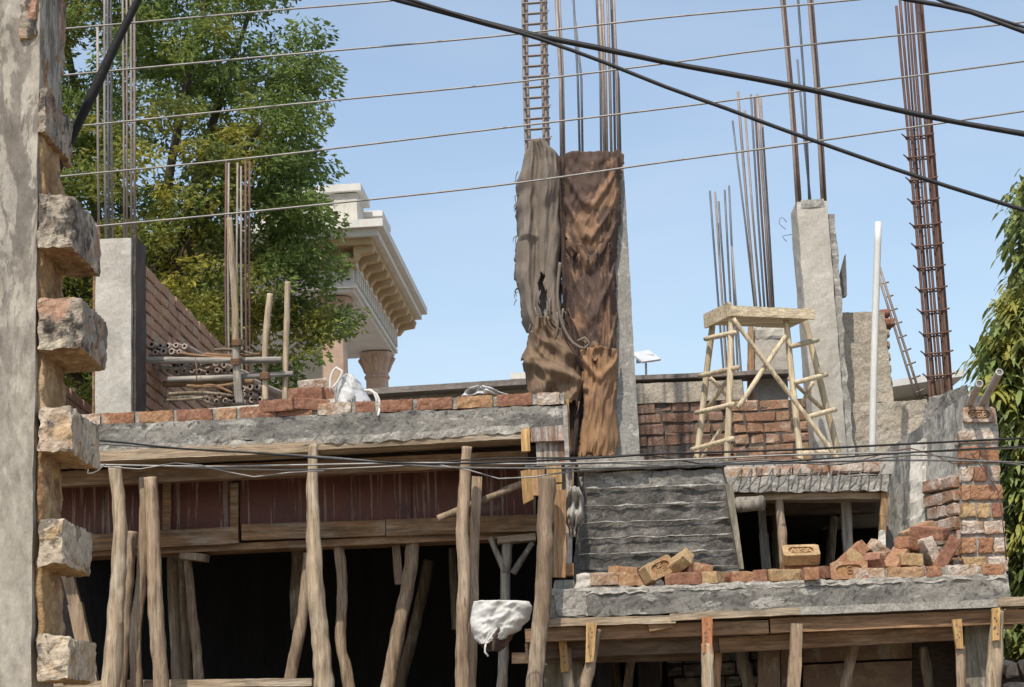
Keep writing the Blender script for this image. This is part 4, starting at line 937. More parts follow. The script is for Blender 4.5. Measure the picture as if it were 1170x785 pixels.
CB = tag(empty('caged_column', P(625, 500, YK + .2)), 'half cast column under the grey sacking with a laddered bar cage on top', 'column')
YK2 = 12.6
a0, a1 = P(606, 340, YK2).x, P(642, 340, YK2).x; zt2 = P(618, 172, YK2).z
mb = MB(); box(mb, (a0, YK2, zr - .3), (a1, YK2 + .26, zt2), seg=.04, amp=.006, freq=8, rnd=.015); mb.build('shaft', 'concrete_mid', CB)
for dx, dy in ((0, 0), (23.5, 0), (2.5, .17), (25, .17), (4, .02), (20.5, .02)):
    mb = MB(); tube(mb, [P(602 + dx, 190, YK2 + .05 + dy), P(599 + dx + R.uniform(-.7, .7), 90, YK2 + .05 + dy), P(597 + dx, -70, YK2 + .05 + dy)], .0115, n=7, seg=.12, rough=.2); mb.build('rebar', 'rebar_grey', CB, smooth=True)
for i in range(20):
    y = 160 - i * 12.0; xo = 601.0 - (158 - y) * .022
    q = [P(xo - 1, y, YK2 + .03), P(xo + 26, y - 2, YK2 + .03), P(xo + 27.5, y - 1, YK2 + .24), P(xo + .5, y + 1, YK2 + .24)]; mb = MB()
    for k in range(4): tube(mb, [q[k], q[(k + 1) % 4]], .006, n=5, seg=.5)
    if i % 3 == 0: tube(mb, [q[0], q[1], q[1] + Vector((.02, -.01, .012))], .0055, n=5, seg=.5)
    mb.build('stirrup', 'rebar_grey', CB, smooth=True)
sw = lambda u, v, n, a: a * max(0, math.sin((abs(2 * u - 1) * .55 - v * n) * 6.283)) ** 1.5
cl1 = cloth('sack_cloth', [(163, 601, 629), (176, 596, 641), (200, 592, 645), (240, 589, 646), (300, 588, 646), (345, 592, 646), (388, 604, 650)], YK2 - .05, lambda u, v: .05 + .05 * N1(Vector((u * 2.6, v * .8, 4))) + .024 * ridge(u * 3.2 + .5 * v, v * 1.0, 9) + .03 * swag(u, v, 2.3, .12, 6, .7) * (v < .5) + .02 * math.exp(-((u - .24 - .05 * v) / .04) ** 2) + .012 * ridge(u * 8, v * 4 + u * 2, 2), None, 'jute_grey', fray=.05, nu=60, nv=100, wrap=.30, ragged=26, edge=.035, skip=lambda u, v: (.40 < u < .66 and .68 < v < .93 and abs(u - .53 - .10 * N1(Vector((v * 16, 1, 1)))) < .085 - .05 * ((v - .80) / .12) ** 2 + .05 * N1(Vector((v * 30, u * 20, 3)))))
tag(cl1, 'grey brown sacking wrapped round the half cast column, torn near its lower edge', 'sacking', 'sacking hung on the columns')
for k in range(9):
    px = R.uniform(607, 648); py = R.uniform(335, 372); ln = R.uniform(14, 34); mb = MB(); tube(mb, [P(px, py, YK2 - .13), P(px + R.uniform(-3, 3), py + ln * .5, YK2 - .15), P(px + R.uniform(-4, 5), py + ln, YK2 - .14)], [.010, .006, .003], n=5, seg=.03, rough=.4); mb.build('frayed_strip', 'jute_grey', cl1, smooth=True)
cl2 = cloth('sack_cloth', [(366, 606, 640), (384, 601, 652), (410, 600, 664), (440, 601, 672), (466, 603, 668)], YK2 - .06, lambda u, v: .06 + .07 * N1(Vector((u * 2.2 + v * 1.5, v * 2.2 - u * 2, 14))) + .05 * ridge(u * 1.6 + v * 1.9, v * 2.4 - u * 2.6, 19) + .03 * ridge(u * 4, v * 5 - u * 3, 29) + .05 * math.exp(-((v - .5 - .25 * u) / .06) ** 2), None, 'jute_brown', fray=.04, nu=60, nv=60, wrap=.26, ragged=10, edge=.04)
tag(cl2, 'crumpled brown sacking bunched low around the half cast column above the brick course', 'sacking', 'sacking hung on the columns')
cl3 = cloth('sack_cloth', [(175, 643, 714), (205, 643, 712), (250, 643, 711), (284, 645, 706), (292, 650, 702)], YK - .05, lambda u, v: .03 + .03 * (1 - abs(2 * u - 1)) * math.sin(math.pi * v) + .030 * swag(u, v, 3.2, .42, 24, .45) * min(1, v * 4) + .03 * N1(Vector((u * 4, v * 2, 3))) + .04 * math.exp(-((u - .88) / .045) ** 2) + .012 * ridge(u * 7, v * 6, 2), None, 'jute_orange', fray=.045, nu=60, nv=70, wrap=.10, ragged=7)
tag(cl3, 'dark stained orange sacking hung over the top of the grey concrete column', 'sacking', 'sacking hung on the columns')
cl4 = cloth('sack_cloth', [(281, 645, 707), (300, 646, 705), (350, 648, 706), (395, 656, 706), (413, 662, 706)], YK - .04, lambda u, v: .02 + .04 * (1 - abs(2 * u - 1)) * v + .042 * swag(u, v, 2.0, .5, 31, .52) + .03 * N1(Vector((u * 4, v * 2, 8))) + .05 * math.exp(-((u - .84 + .05 * v) / .045) ** 2) + .012 * ridge(u * 7, v * 6, 12), None, 'jute_orange', fray=.045, nu=60, nv=70, wrap=.10, ragged=7)
tag(cl4, 'second stained sacking in a deep swag halfway down the grey concrete column', 'sacking', 'sacking hung on the columns')
cl5 = cloth('sack_cloth', [(400, 662, 707), (430, 664, 706), (470, 664, 703), (505, 661, 707), (523, 660, 705)], YK - .06, lambda u, v: .05 + .022 * ridge(u * 2.6 + .9 * N1(Vector((u * 2, v * 2.4, 2))), v * 1.6, 41) + .014 * ridge(u * 6 + v, v * 3.0, 51) + .03 * N1(Vector((u * 4, v * 2.4, 6))) + .04 * swag(u, v, 3.5, .2, 44) * (v < .4), None, 'jute_rust', fray=.05, nu=70, nv=60, wrap=.10, ragged=6)
tag(cl5, 'rust orange pleated sacking hanging lowest on the grey concrete column', 'sacking', 'sacking hung on the columns')
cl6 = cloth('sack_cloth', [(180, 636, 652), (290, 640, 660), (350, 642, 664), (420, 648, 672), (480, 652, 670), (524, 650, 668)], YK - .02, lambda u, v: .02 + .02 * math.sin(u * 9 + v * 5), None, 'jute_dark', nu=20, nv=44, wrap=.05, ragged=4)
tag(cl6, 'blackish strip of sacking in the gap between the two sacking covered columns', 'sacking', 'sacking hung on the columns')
for o_, n_, xa, xb, ya, yb, m_, Y_ in ((cl1, 22, 603, 650, 348, 378, 'jute_grey', YK2 - .12), (cl3, 14, 650, 703, 284, 292, 'jute_orange', YK - .10), (cl4, 14, 660, 706, 404, 412, 'jute_orange', YK - .11), (cl5, 18, 662, 705, 514, 521, 'jute_rust', YK - .12), (cl2, 10, 606, 664, 455, 464, 'jute_brown', YK2 - .16)):
    for k in range(n_):
        px = R.uniform(xa, xb); py = R.uniform(ya, yb); ln = R.uniform(5, 17); mb = MB(); tube(mb, [P(px, py, Y_ - .005), P(px + R.uniform(-2.5, 2.5), py + ln * .5, Y_ - .02), P(px + R.uniform(-4, 4), py + ln, Y_ - .01)], [.0045, .0035, .0015], n=4, seg=.03, rough=.3); mb.build('frayed_thread', m_, o_, smooth=True)
for k in range(16):
    px = R.choice((590, 590.5, 592)) + R.uniform(-1, 1); py = R.uniform(190, 350); mb = MB(); tube(mb, [P(px + 1, py, YK2 + .02), P(px - R.uniform(0, 3), py + 3, YK2 + .01), P(px - R.uniform(0, 4), py + R.uniform(5, 12), YK2 + .02)], [.005, .004, .0015], n=4, seg=.03, rough=.3); mb.build('frayed_thread', 'jute_grey', cl1, smooth=True)
mb = MB(); pts = [(640, 300), (637, 340), (643, 372), (655, 392), (668, 398), (674, 392), (668, 386), (660, 390)]
tube(mb, [P(a, b, YK - .14) for a, b in pts], .011, n=6, seg=.04, rough=.3); tag(mb.build('frayed_cord', 'jute_grey', smooth=True), 'frayed pale cord trailing between the two sacking covered columns', 'cord')
mb = MB(); slab(mb, [(646, 515), (652, 514), (650, 455), (645, 458)], 12.1, .04, seg=.05, amp=.004); tag(mb.build('upright_batten', 'cleat_yellow'), 'short yellow batten upright behind the roof slab corner', 'batten')

# ---- parapet of brick with plastered top band
YW = 14.3
PB = tag(empty('brick_parapet', P(790, 530, YW + .1)), 'brown brick parapet with a plastered top band behind the grey concrete column', 'parapet')
x0, x1 = P(650, 480, YW).x, P(848, 480, YW).x; zt = P(770, 459, YW).z; rows = int((zt - zr) / .085) + 1
mb = MB(); brickwork(mb, (x0, YW, zt - rows * .085), (1, 0, 0), (0, -1, 0), x1 - x0, rows, dep=.1, irr=.010, heads=.45, j=.014, bh=.071); mb.build('brick_facing', 'brick_dark', PB)
mb = MB(); box(mb, (x0, YW + .014, zr - .1), (x1, YW + .22, zt - .005)); mb.build('mortar_core', 'mortar_dark', PB)
mb = MB(); f = [P(650, 465, YW - .01), P(848, 456, YW - .01), P(848, 434, YW - .01), P(650, 441, YW - .01)]; hexa(mb, f + back(f, .24), seg=.04, amp=.006, freq=9); mb.build('plaster_band', 'plaster_sand', PB)
mb = MB(); bar(mb, P(640, 438.5, YW + .14), P(905, 427.5, YW + .14), .26, 5 * S(YW), seg=.1, amp=.003); mb.build('coping', 'roof_brown', PB)
YV = 14.0
PS = tag(empty('sunlit_brick_wall', P(882, 530, YV + .1)), 'sunlit orange brick wall behind the wooden stand', 'wall')
x0, x1 = P(838, 490, YV).x, P(926, 490, YV).x; zt = P(880, 456, YV).z; rows = int((zt - zr) / .085) + 1
mb = MB(); brickwork(mb, (x0, YV, zt - rows * .085), (1, 0, 0), (0, -1, 0), x1 - x0, rows, dep=.1, irr=.010, heads=.5, j=.014, bh=.071, bl=.215); mb.build('brick_facing', 'brick_old', PS)
mb = MB(); box(mb, (x0 + .01, YV + .016, zr - .1), (x1, YV + .2, zt - .01)); mb.build('mortar_core', 'mortar_dark', PS)
mb = MB(); c = P(736, 417, 14.6); a = P(738, 434, 14.6); SLP = tag(empty('solar_lamp', a), 'small solar lamp panel on a stem above the brick parapet', 'lamp')
bar(mb, P(727, 409, 14.5), P(748, 406, 14.6), .16, .016, upv=(0, -.7, .7), seg=1, amp=0); mb.build('lamp_panel', 'panel_white', SLP)
mb = MB(); slab(mb, [(727, 415), (747, 413), (747, 404), (727, 406)], 14.56, .02, seg=1, amp=0); mb.build('lamp_face', 'panel_white', SLP)
mb = MB(); tube(mb, [a + Vector((0, 0, -.06)), P(738, 415, 14.6)], .009, n=6); mb.build('stem', 'zinc', SLP)

# ---- short column and starter bars behind
YQ = 14.5
SQ = tag(empty('short_column', P(880, 500, YQ + .15)), 'short unfinished concrete column behind the wooden stand with long bars above', 'column')
mb = MB(); slab(mb, [(864, 500), (902, 498), (900, 374), (862, 375)], YQ, .3, seg=.035, amp=.006, rnd=.012); mb.build('shaft', 'concrete_pale', SQ)
mb = MB(); slab(mb, [(862, 388), (902, 386), (899, 372), (861, 373)], YQ - .012, .3, seg=.03, amp=.014, rnd=.02); mb.build('broken_head', 'concrete_pale', SQ)
mb = MB(); slab(mb, [(854, 480), (862, 479), (861, 372), (855, 373)], YQ - .02, .04, seg=.05, amp=.003); mb.build('side_board', 'board_upright', SQ)
for b, t, ty, m, r, d in ((867, 843, 105, 'rebar_grey', .011, .05), (866, 837, 138, 'rebar_blue', .008, .2), (872, 851, 126, 'rebar_grey', .009, .1), (876, 858, 108, 'rebar_blue', .009, .25), (883, 865, 108, 'rebar_grey', .0125, .06), (886, 869, 112, 'rebar_grey', .009, .22), (880, 862, 112, 'rebar_rust', .009, .12)):
    mb = MB(); tube(mb, [P(b, 385, YQ + d), P(t * .5 + b * .5 + R.uniform(-1, 1), (385 + ty) / 2, YQ + d), P(t, ty, YQ + d)], r, n=6, seg=.5); mb.build('rebar', m, SQ, smooth=True)
for b, t, ty, m in ((830, 811, 218, 'rebar_blue'), (834, 817, 219, 'rebar_grey'), (838, 821, 230, 'rebar_blue'), (842, 828, 217, 'rebar_blue'), (846, 833, 212, 'rebar_blue'), (850, 836, 281, 'rebar_grey'), (833, 820, 255, 'rebar_grey')):
    mb = MB(); q = P(b, 470, 16.2); q.z = zr; q.x += .02; tube(mb, [q, P(b - 2, 440, 16.2 + R.uniform(-.1, .1)), P(t, ty, 16.2 + R.uniform(-.1, .1))], .0095, n=6, seg=.5)
    tag(mb.build('starter_bar', m, smooth=True), 'thin upright reinforcing bar of the shorter cluster behind the wooden stand', 'rebar', 'starter bars behind the wooden stand')

# ---- wooden working stand
ST = tag(empty('wooden_stand', P(870, 531, 13.2)), 'pale wooden trestle stand with crossed braces and ladder rungs on the terrace', 'stand')
def leg(a, b, Ya, Yb, w=9, nm='leg', mt='stand_wood', parent=None):
    p, q = P(*a, Ya), P(*b, Yb)
    if nm == 'leg': q = p + (q - p) * ((p.z - zr) / (p.z - q.z))
    mb = MB(); tube(mb, [p, p.lerp(q, .5), q], [w * .84 * S(Ya) / 2 * .92, w * .84 * S(Ya) / 2, w * .84 * S(Ya) / 2 * 1.03], n=8, seg=.06, rough=.10, wob=.004); return mb.build(nm, mt, ST, smooth=True)
n1_, f1_, n2_, f2_ = 12.8, 13.12, 13.0, 13.32
mb = MB(); t0, t1, t2 = P(834, 349, n1_ - .03), P(930, 358, n2_), P(807, 351, f1_)
t2.z = t0.z; t1.z = t0.z - .0
t3 = t1 + (t2 - t0); h = Vector((0, 0, .055))
hexa(mb, [t0 - h, t1 - h, t1, t0, t2 - h, t3 - h, t3, t2], seg=.06, amp=.003); mb.build('top_board', 'stand_rail', ST)
mb = MB(); bar(mb, t0 - Vector((.0, .012, .028)) , t2 + Vector((-.015, 0, -.028)), .022, .10, seg=.1, amp=.002); mb.build('end_board', 'stand_rail', ST)
mb = MB(); bar(mb, t0 - Vector((.0, .010, .042)), t1 - Vector((0, .010, .042)), .02, .07, seg=.1, amp=.002); mb.build('apron', 'stand_rail', ST)
leg((836, 352), (831, 531), n1_, n1_); leg((815, 360), (796, 527), f1_, f1_); leg((898, 366), (915, 530), n2_, n2_); leg((919, 364), (960, 527), f2_, f2_)
for a, b in (((806, 387), (840, 380)), ((799, 430), (843, 420)), ((795, 472), (838, 462)), ((790, 514), (838, 501))): leg(a, b, f1_ - .05, n1_ - .05, 7.5, 'rung', 'stand_rail')
for a, b in (((903, 396), (934, 388)), ((909, 437), (944, 428)), ((921, 477), (954, 468)), ((919, 518), (955, 517))): leg(a, b, n2_ - .05, f2_ - .05, 7.5, 'rung', 'stand_rail')
leg((838, 364), (961, 530), n1_ - .04, n2_ - .02, 7, 'cross_brace'); leg((898, 384), (843, 466), n2_ - .05, n1_ - .05, 7, 'cross_brace')
for a, b in (((833, 433), (808, 467)), ((812, 432), (838, 460)), ((835, 474), (800, 527))): leg(a, b, n1_ + .1, f1_ - .02, 6, 'end_brace')
for a, b in (((901, 432), (941, 468)), ((929, 437), (905, 482))): leg(a, b, n2_ + .02, f2_ - .05, 6, 'end_brace')

# ---- big column, plastered stub wall, pipe, cage
YG = 13.75
BGC = tag(empty('big_column', P(935, 530, YG + .2)), 'tall pale concrete column behind the wooden stand with clustered bars rising', 'column')
g0, g1 = P(915, 300, YG).x, P(951, 300, YG).x; zt = P(930, 229, YG).z
mb = MB(); box(mb, (g0, YG, zr - .1), (g1, YG + .34, zt), seg=.04, amp=.006, freq=8, rnd=.012); mb.build('shaft', 'concrete_pale', BGC)
mb = MB(); box(mb, (g1 + .0, YG + .05, zr - .1), (g1 + .055, YG + .36, zt - .10), seg=.04, amp=.016, freq=10); mb.build('shade_edge', 'concrete_mid', BGC)  # darker strip standing in for the shadow gap beside the column
mb = MB(); box(mb, (g0 + .03, YG - .008, zt - .06), (g1 - .02, YG + .3, zt + .012), seg=.03, amp=.006, rnd=.015); mb.build('broken_head', 'concrete_mid', BGC)
mb = MB(); slab(mb, [(960, 340), (968, 338), (966, 290), (959, 318)], YG + .2, .06, seg=.04, amp=.005); mb.build('form_scrap', 'cable_grey', BGC)
for b, t, ty, m, r, d in ((911, 890, -60, 'rebar_grey', .012, .03), (915, 893, -60, 'rebar_rust', .012, .06), (913, 891, -60, 'rebar_grey', .009, .3), (925, 910, -60, 'rebar_blue', .010, .28), (927, 911, 68, 'rebar_blue', .009, .2), (940, 922, -60, 'rebar_grey', .013, .04), (943, 925, -60, 'rebar_rust', .010, .1), (944, 926, -60, 'rebar_grey', .009, .3)):
    mb = MB(); tube(mb, [P(b, 240, YG + d), P((b + t) / 2 + R.uniform(-1, 1), (240 + ty) / 2, YG + d), P(t + (0 if ty > 0 else -3), ty, YG + d)], r, n=7, seg=.5); mb.build('rebar', m, BGC, smooth=True)
for pts, l in (([(898, 262), (890, 255), (893, 248), (899, 254)], ''), ([(905, 268), (894, 270), (899, 276)], '')):
    mb = MB(); tube(mb, [P(a, b, YG - .01) for a, b in pts], .003, n=4, seg=.02); mb.build('tie_wire', 'rebar_blue', BGC, smooth=True)
YJ = 14.15
SB = tag(empty('stub_wall', P(1000, 530, YJ + .1)), 'rough plastered stub wall with toothed edge beside the tall pale column', 'wall')
mb = MB(); slab(mb, [(960, 462), (1021, 459), (1010, 356), (960, 357)], YJ, .24, seg=.035, amp=.010, freq=9); mb.build('plaster_face', 'plaster_sand', SB)
for y in (368, 381, 394, 408, 422, 435, 448):
    mb = MB(); dx = (y - 360) * .07; slab(mb, [(1006 + dx, y + 4), (1014 + dx + (8 if y == 368 else R.uniform(0, 2)), y + 3.5), (1014 + dx + (8 if y == 368 else 0), y - 5), (1006 + dx, y - 5)], YJ + .02, .2, seg=.02, amp=.005, rnd=.008); mb.build('toothing_brick', 'brick_dusty' if y > 370 else 'brick_red', SB, smooth=True)
mb = MB(); slab(mb, [(1000, 363), (1018, 361), (1017, 352), (1000, 354)], YJ + .03, .18, seg=.03, amp=.006, rnd=.008); mb.build('toothing_brick', 'brick_red', SB, smooth=True)
LWL = tag(empty('low_rough_wall', P(1010, 530, YJ - .1)), 'low rough sandy wall in front of the stub wall and the bar cage', 'wall')
mb = MB(); f = [P(958, 533, YJ - .12), P(1095, 528, YJ - .12), P(1072, 456, YJ - .12), P(958, 462, YJ - .12)]; f[0].z = zr - .05; f[1].z = zr - .05; hexa(mb, f + back(f, .11), seg=.035, amp=.016, freq=8); mb.build('rubble_face', 'plaster_sand', LWL)
WR = tag(empty('white_roof_sheet', P(1040, 450, 20)), 'small white roof sheet showing beyond the stub wall', 'roof sheet')
mb = MB(); bar(mb, P(1006, 452, 20), P(1085, 440, 20), 1.4, .07, seg=1, amp=0); mb.build('sheet_edge', 'pvc_white', WR)
mb = MB(); p = P(1040, 455, 20.3); box(mb, (p.x - .35, 20.2, 0), (p.x + .5, 20.9, p.z)); mb.build('support_wall', 'plaster_sand', WR)
mb = MB(); q = P(996, 528, 13.2); q.z = zr; tube(mb, [q, P(998.5, 420, 13.22), P(1003.5, 254, 13.25)], .025, n=12, seg=.2); tag(mb.build('white_pipe', 'pvc_white', smooth=True), 'white plastic pipe standing upright in front of the plastered stub wall', 'pipe')
YD = 13.85
CG = tag(empty('rebar_cage', P(1078, 458, YD)), 'rusty column cage of long bars and square ties next to the stub wall', 'rebar cage')
bars = [(1064, 1024, 0, 0), (1068, 1028, .02, 0), (1078, 1040, .0, 0), (1087, 1047, .0, 0), (1070, 1031, .22, 1), (1082, 1043, .22, 1), (1089, 1051, .22, 0), (1074, 1034, .1, 1), (1085, 1049, .1, 0)]
for b, t, d, s in bars:
    mb = MB(); q = P(b, 470, YD + d); q2 = P(t, -30 + R.uniform(0, 40) if s == 0 else -40, YD + d); mid = q.lerp(q2, .5) + Vector((R.uniform(-.008, .008), 0, 0)); q0 = q + (q - q2).normalized() * .5
    tube(mb, [q0, q, mid, q2], .0115 if s == 0 else .009, n=7, seg=.3, rough=.1); mb.build('rebar', 'rebar_rust', CG, smooth=True)
for i in range(13):
    y = 455 - i * 25 + R.uniform(-2, 2); xo = 1062 - (458 - y) * .088
    if y < 140: continue
    q = [P(xo - 1, y + 1, YD - .015), P(xo + 25, y - 1, YD - .015), P(xo + 26, y + 2, YD + .25), P(xo + 1, y + 4, YD + .25)]; mb = MB()
    for k in range(4): tube(mb, [q[k], q[(k + 1) % 4]], .0075, n=5, seg=.5)
    tube(mb, [q[1], q[1] + Vector((.045, -.01, .012))], .007, n=5, seg=.5); tube(mb, [q[0], q[0] + Vector((-.03, -.02, .02))], .006, n=5, seg=.5)
    mb.build('stirrup', 'rebar_rust', CG, smooth=True)
for i in range(12):
    y = 270 - i * 11; xo = 1046 - (270 - y) * .088; mb = MB(); tube(mb, [P(xo, y, YD + .24), P(xo + 12, y - .5, YD + .24)], .0045, n=5, seg=.5); mb.build('inner_tie', 'rebar_blue', CG, smooth=True)
LD = tag(empty('leaning_bar_ladder', P(1056, 455, 14.4)), 'narrow welded bar ladder leaning behind the white pipe', 'bar ladder')
for o in (0, 7):
    mb = MB(); tube(mb, [P(1001 + o * .6, 306, 14.5), P(1049 + o * .8, 462, 14.4)], .010, n=6, seg=.3); mb.build('ladder_bar', 'rebar_grey', LD, smooth=True)
for i in range(9):
    t = .12 + i * .1; a = P(1001, 306, 14.5).lerp(P(1049, 462, 14.4), t); b = P(1006, 305, 14.5).lerp(P(1056, 459, 14.4), t); mb = MB(); tube(mb, [a, b + (b - a) * .7], .007, n=5, seg=.5); mb.build('ladder_rung', 'rebar_grey', LD, smooth=True)

# ---- stained return wall and brick pier
RW = tag(empty('stained_return_wall', P(1056, 655, 12.4)), 'grey water stained plaster wall with a whitewashed strip running back from the brick pier', 'wall')
q_fb, q_nb, q_nt, q_ft = P(1010, 668, 12.85), P(1100, 664, 12.03), P(1101, 452, 12.03), P(1010, 516, 12.85)
q_fb.z = q_nb.z = zl0 - .02
RN = (q_nb - q_fb).cross(Vector((0, 0, 1))).normalized()
def rq(u, w): return (q_fb * (1 - u) + q_nb * u) * (1 - w) + (q_ft * (1 - u) + q_nt * u) * w
def rwp(u0_, u1_, w0, w1, off, d, nm, mt, seg=.03, amp=.008):
    f = [rq(u0_, w0) + RN * off, rq(u1_, w0) + RN * off, rq(u1_, w1) + RN * off, rq(u0_, w1) + RN * off]
    mb = MB(); hexa(mb, f + [p - RN * d for p in f], seg=seg, amp=amp, freq=11); return mb.build(nm, mt, RW)
rwp(0, 1, 0, 1, 0, .2, 'plaster_face', 'plaster_grey', amp=.009)
rwp(.40, .55, .06, .90, .035, .06, 'whitewashed_strip', 'whitewash', amp=.014)
mb = MB(); UU = (q_nb - q_fb); LL = UU.length
brickwork(mb, rq(.60, .02) + RN * .004, UU, RN, LL * .38, 8, dep=.06, irr=.008, heads=.6, bl=.2); mb.build('exposed_bricks', 'brick_dusty', RW)
f = [P(1058, 486, 12.42), P(1108, 464, 12.02), P(1106, 438, 12.02), P(1064, 456, 12.42)]; mb = MB(); hexa(mb, f + back(f, .22), seg=.025, amp=.022, freq=11); mb.build('broken_top', 'concrete_slab', RW)
YP = 11.98
PR = tag(empty('brick_pier', P(1124, 655, YP + .1)), 'dusty uneven brick pier with a stamped brick at its top', 'pier')
ch = [(655, 634), (634, 612), (612, 593), (593, 573), (573, 552), (552, 531), (531, 508), (508, 490), (490, 463)]
for i, (yb, yt) in enumerate(ch):
    e0 = 1097 + (470 - yb) * -.018; e1 = 1138 + (yb - 460) * .075
    if i == 8: continue
    split = [.5] if i % 2 == 0 else [.33, .72]
    if i in (4,): split = [.2]
    if i == 7: split = []
    if i == 6: split = [.5]
    us = [0] + [s + R.uniform(-.05, .05) for s in split] + [1]
    for k in range(len(us) - 1):
        A_, B_ = e0 + (e1 - e0) * us[k] + (1.5 if k else 0) + R.uniform(-1.5, .5), e0 + (e1 - e0) * us[k + 1] - 1.5 + R.uniform(-1, 2)
        mb = MB(); f = [P(A_, yb - 1.6, YP + R.uniform(-.012, .006)), P(B_, yb - 2.6, YP), P(B_, yt + 1.6, YP), P(A_, yt + 2, YP)]
        hexa(mb, f + back(f, .22), seg=.013, amp=.008, freq=22, rnd=.008); mb.v = [p + NV(p * 80) * .002 for p in mb.v]; mb.build('brick', R.choice(["brick_dusty", "brick_dusty", "brick_loose", "brick_loose", "brick_yellow", "brick_red"]), PR)
mb = MB(); f = [P(1100, 656, YP + .018), P(1149, 654, YP + .018), P(1138, 466, YP + .018), P(1099, 468, YP + .018)]; hexa(mb, f + back(f, .18), seg=.03, amp=.008, freq=14); mb.build('mortar_bed', 'lime_mortar', PR)
# stamped brick set on edge at the top, bed face outwards
fr = brick_mesh('SGB'); M = euler(84, 2, 1); c = P(1117, 475, YP + .035)
sc = .205 / .23
bk = MB(); bk.add([c + M @ (p * sc * Vector((1, 1, 1)).x) for p in fr[0].v], fr[0].f); bo = bk.build('stamped_brick', 'brick_dusty', PR)
for m_, nm, mt in ((fr[1], 'frog', 'brick_frog'), (fr[2], 'lettering', 'brick_dusty')):
    x = MB(); x.add([c + M @ (p * sc) for p in m_.v], m_.f); x.build(nm, mt, bo)
for p0, p1, l in (((1106, 466), (1119, 438), 'shorter whitish pipe end leaning on top of the brick pier'), ((1120, 467), (1142, 425), 'longer whitish pipe end leaning on top of the brick pier')):
    A_, B_ = P(*p0, 12.1), P(*p1, 11.6); mb = MB(); d = (B_ - A_).normalized(); tube(mb, [A_ - d * .1, B_], .0235, n=14, seg=.1, cap=False); o = mb.build('pipe_stub', 'pvc_grey', smooth=True); tag(o, l, 'pipe', 'pipes on the brick pier')
    mb = MB(); tube(mb, [B_ - d * .012, B_ - d * .004], .0226, n=14, seg=1); mb.build('bore_shade', 'cable_grey', o)  # dark plug painting the shade inside the pipe mouth
    mb = MB(); nn = 14; s1 = d.orthogonal().normalized(); s2 = d.cross(s1); ring = []
    for r, q in ((.0245, B_), (.0165, B_ + d * .001)):
        ring += [q + (s1 * math.cos(k * 6.2832 / nn) + s2 * math.sin(k * 6.2832 / nn)) * r for k in range(nn)]
    mb.add(ring, [(k, (k + 1) % nn, nn + (k + 1) % nn, nn + k) for k in range(nn)]); mb.build('rim', 'pvc_grey', o)
# ================================================================== the low ledge and what lies on it
LG = tag(empty('ledge_slab', P(890, 705, YS)), 'lower rough concrete ledge slab carrying the loose bricks', 'slab')
mb = MB(); f = [P(614, 707, YS), P(1156, 685, YS), P(1150, 657, YS), P(614, 677, YS)]; hexa(mb, f + back(f, .4), seg=.033, amp=.013, freq=10, maxn=110)
box(mb, (f[0].x + .02, YS + .38, f[0].z + .02), (P(1120, 660, 12.2).x, 14.2, zl0 - .03)); mb.build('slab_edge', 'concrete_slab', LG)
MATS['_'] = None
mb = MB()
for a, b, y0, y1 in ((640, 760, 675, 671), (800, 960, 671, 666)):
    pass
f = [P(616, 681, YS - .008), P(1150, 661, YS - .008), P(1150, 655, YS + .01), P(616, 674, YS + .01)]; hexa(mb, f + back(f, .06), seg=.022, amp=.013, freq=17, maxn=120); mb.build('mortar_lip', 'lime_mortar', LG)
mb = MB(); f = [P(637, 704, YS - .012), P(672, 703, YS - .012), P(668, 676, YS - .012), P(634, 677, YS - .012)]; hexa(mb, f + back(f, .03), seg=.02, amp=.012, freq=18); mb.build('drip_patch', 'lime_mortar', LG)
BC2 = tag(empty('ledge_brick_course', P(1060, 660, YS + .05)), 'short course of mortared bricks on the ledge below the brick heap', 'brick course')
mb = MB(); f = [P(992, 663, YS + .03), P(1149, 657, YS + .03), P(1149, 645, YS + .03), P(992, 652, YS + .03)]; hexa(mb, f + back(f, .12), seg=.025, amp=.009, freq=16); mb.build('mortar_bed', 'lime_mortar', BC2)
for x, w in ((975, 36), (1014, 43), (1059, 17), (1083, 36), (1122, 26)):
    y = 655 - (x + w / 2 - 1000) * .035; mb = MB(); f = [P(x, y + 7, YS + .005), P(x + w, y + 6.5, YS + .005), P(x + w, y - 6.5, YS + .005), P(x, y - 6, YS + .005)]; hexa(mb, f + back(f, .115), seg=.014, amp=.007, freq=26, rnd=.007); mb.v = [p + NV(p * 80) * .0018 for p in mb.v]; mb.build('brick', R.choice(['brick_dusty', 'brick_dusty', 'brick_loose']), BC2)
pb = place_brick
YL = YS + .13
def row(py): return py
# lying in front of the dark cement wall
pb(693, 662, YL, (0, 0, 8), 'greyish brick lying first on the ledge from the corner prop', 'brick_dusty')
pb(712, 655, YL + .12, (0, 6, -6), 'brick lying on the second layer near the corner prop end of the ledge', 'brick_loose', s=(.8, 1, 1))
pb(727, 663, YL - .02, (0, 0, 3), 'long pinkish brick lying flat before the dark cement wall', 'brick_loose')
pb(751, 651, YL - .05, (72, -20, 40), 'stamped yellowish brick tipped up on its corner before the dark cement wall', 'brick_yellow', frog='SE|BE', s=(1, 1, 1))
pb(772, 646, YL + .0, (38, -28, -38), 'pale brick leaning on the tipped stamped brick, showing its end', 'brick_yellow')
pb(780, 662, YL - .04, (0, 0, -2), 'reddish brick lying flat under the leaning pale brick', 'brick_red')
pb(796, 651, YL + .03, (0, 10, 22), 'reddish brown brick resting on top of the flat reddish brick', 'brick_loose', s=(.75, 1, 1))
pb(818, 661, YL, (0, 0, 62), 'yellow brick end facing outwards beside the flat reddish brick', 'brick_yellow')
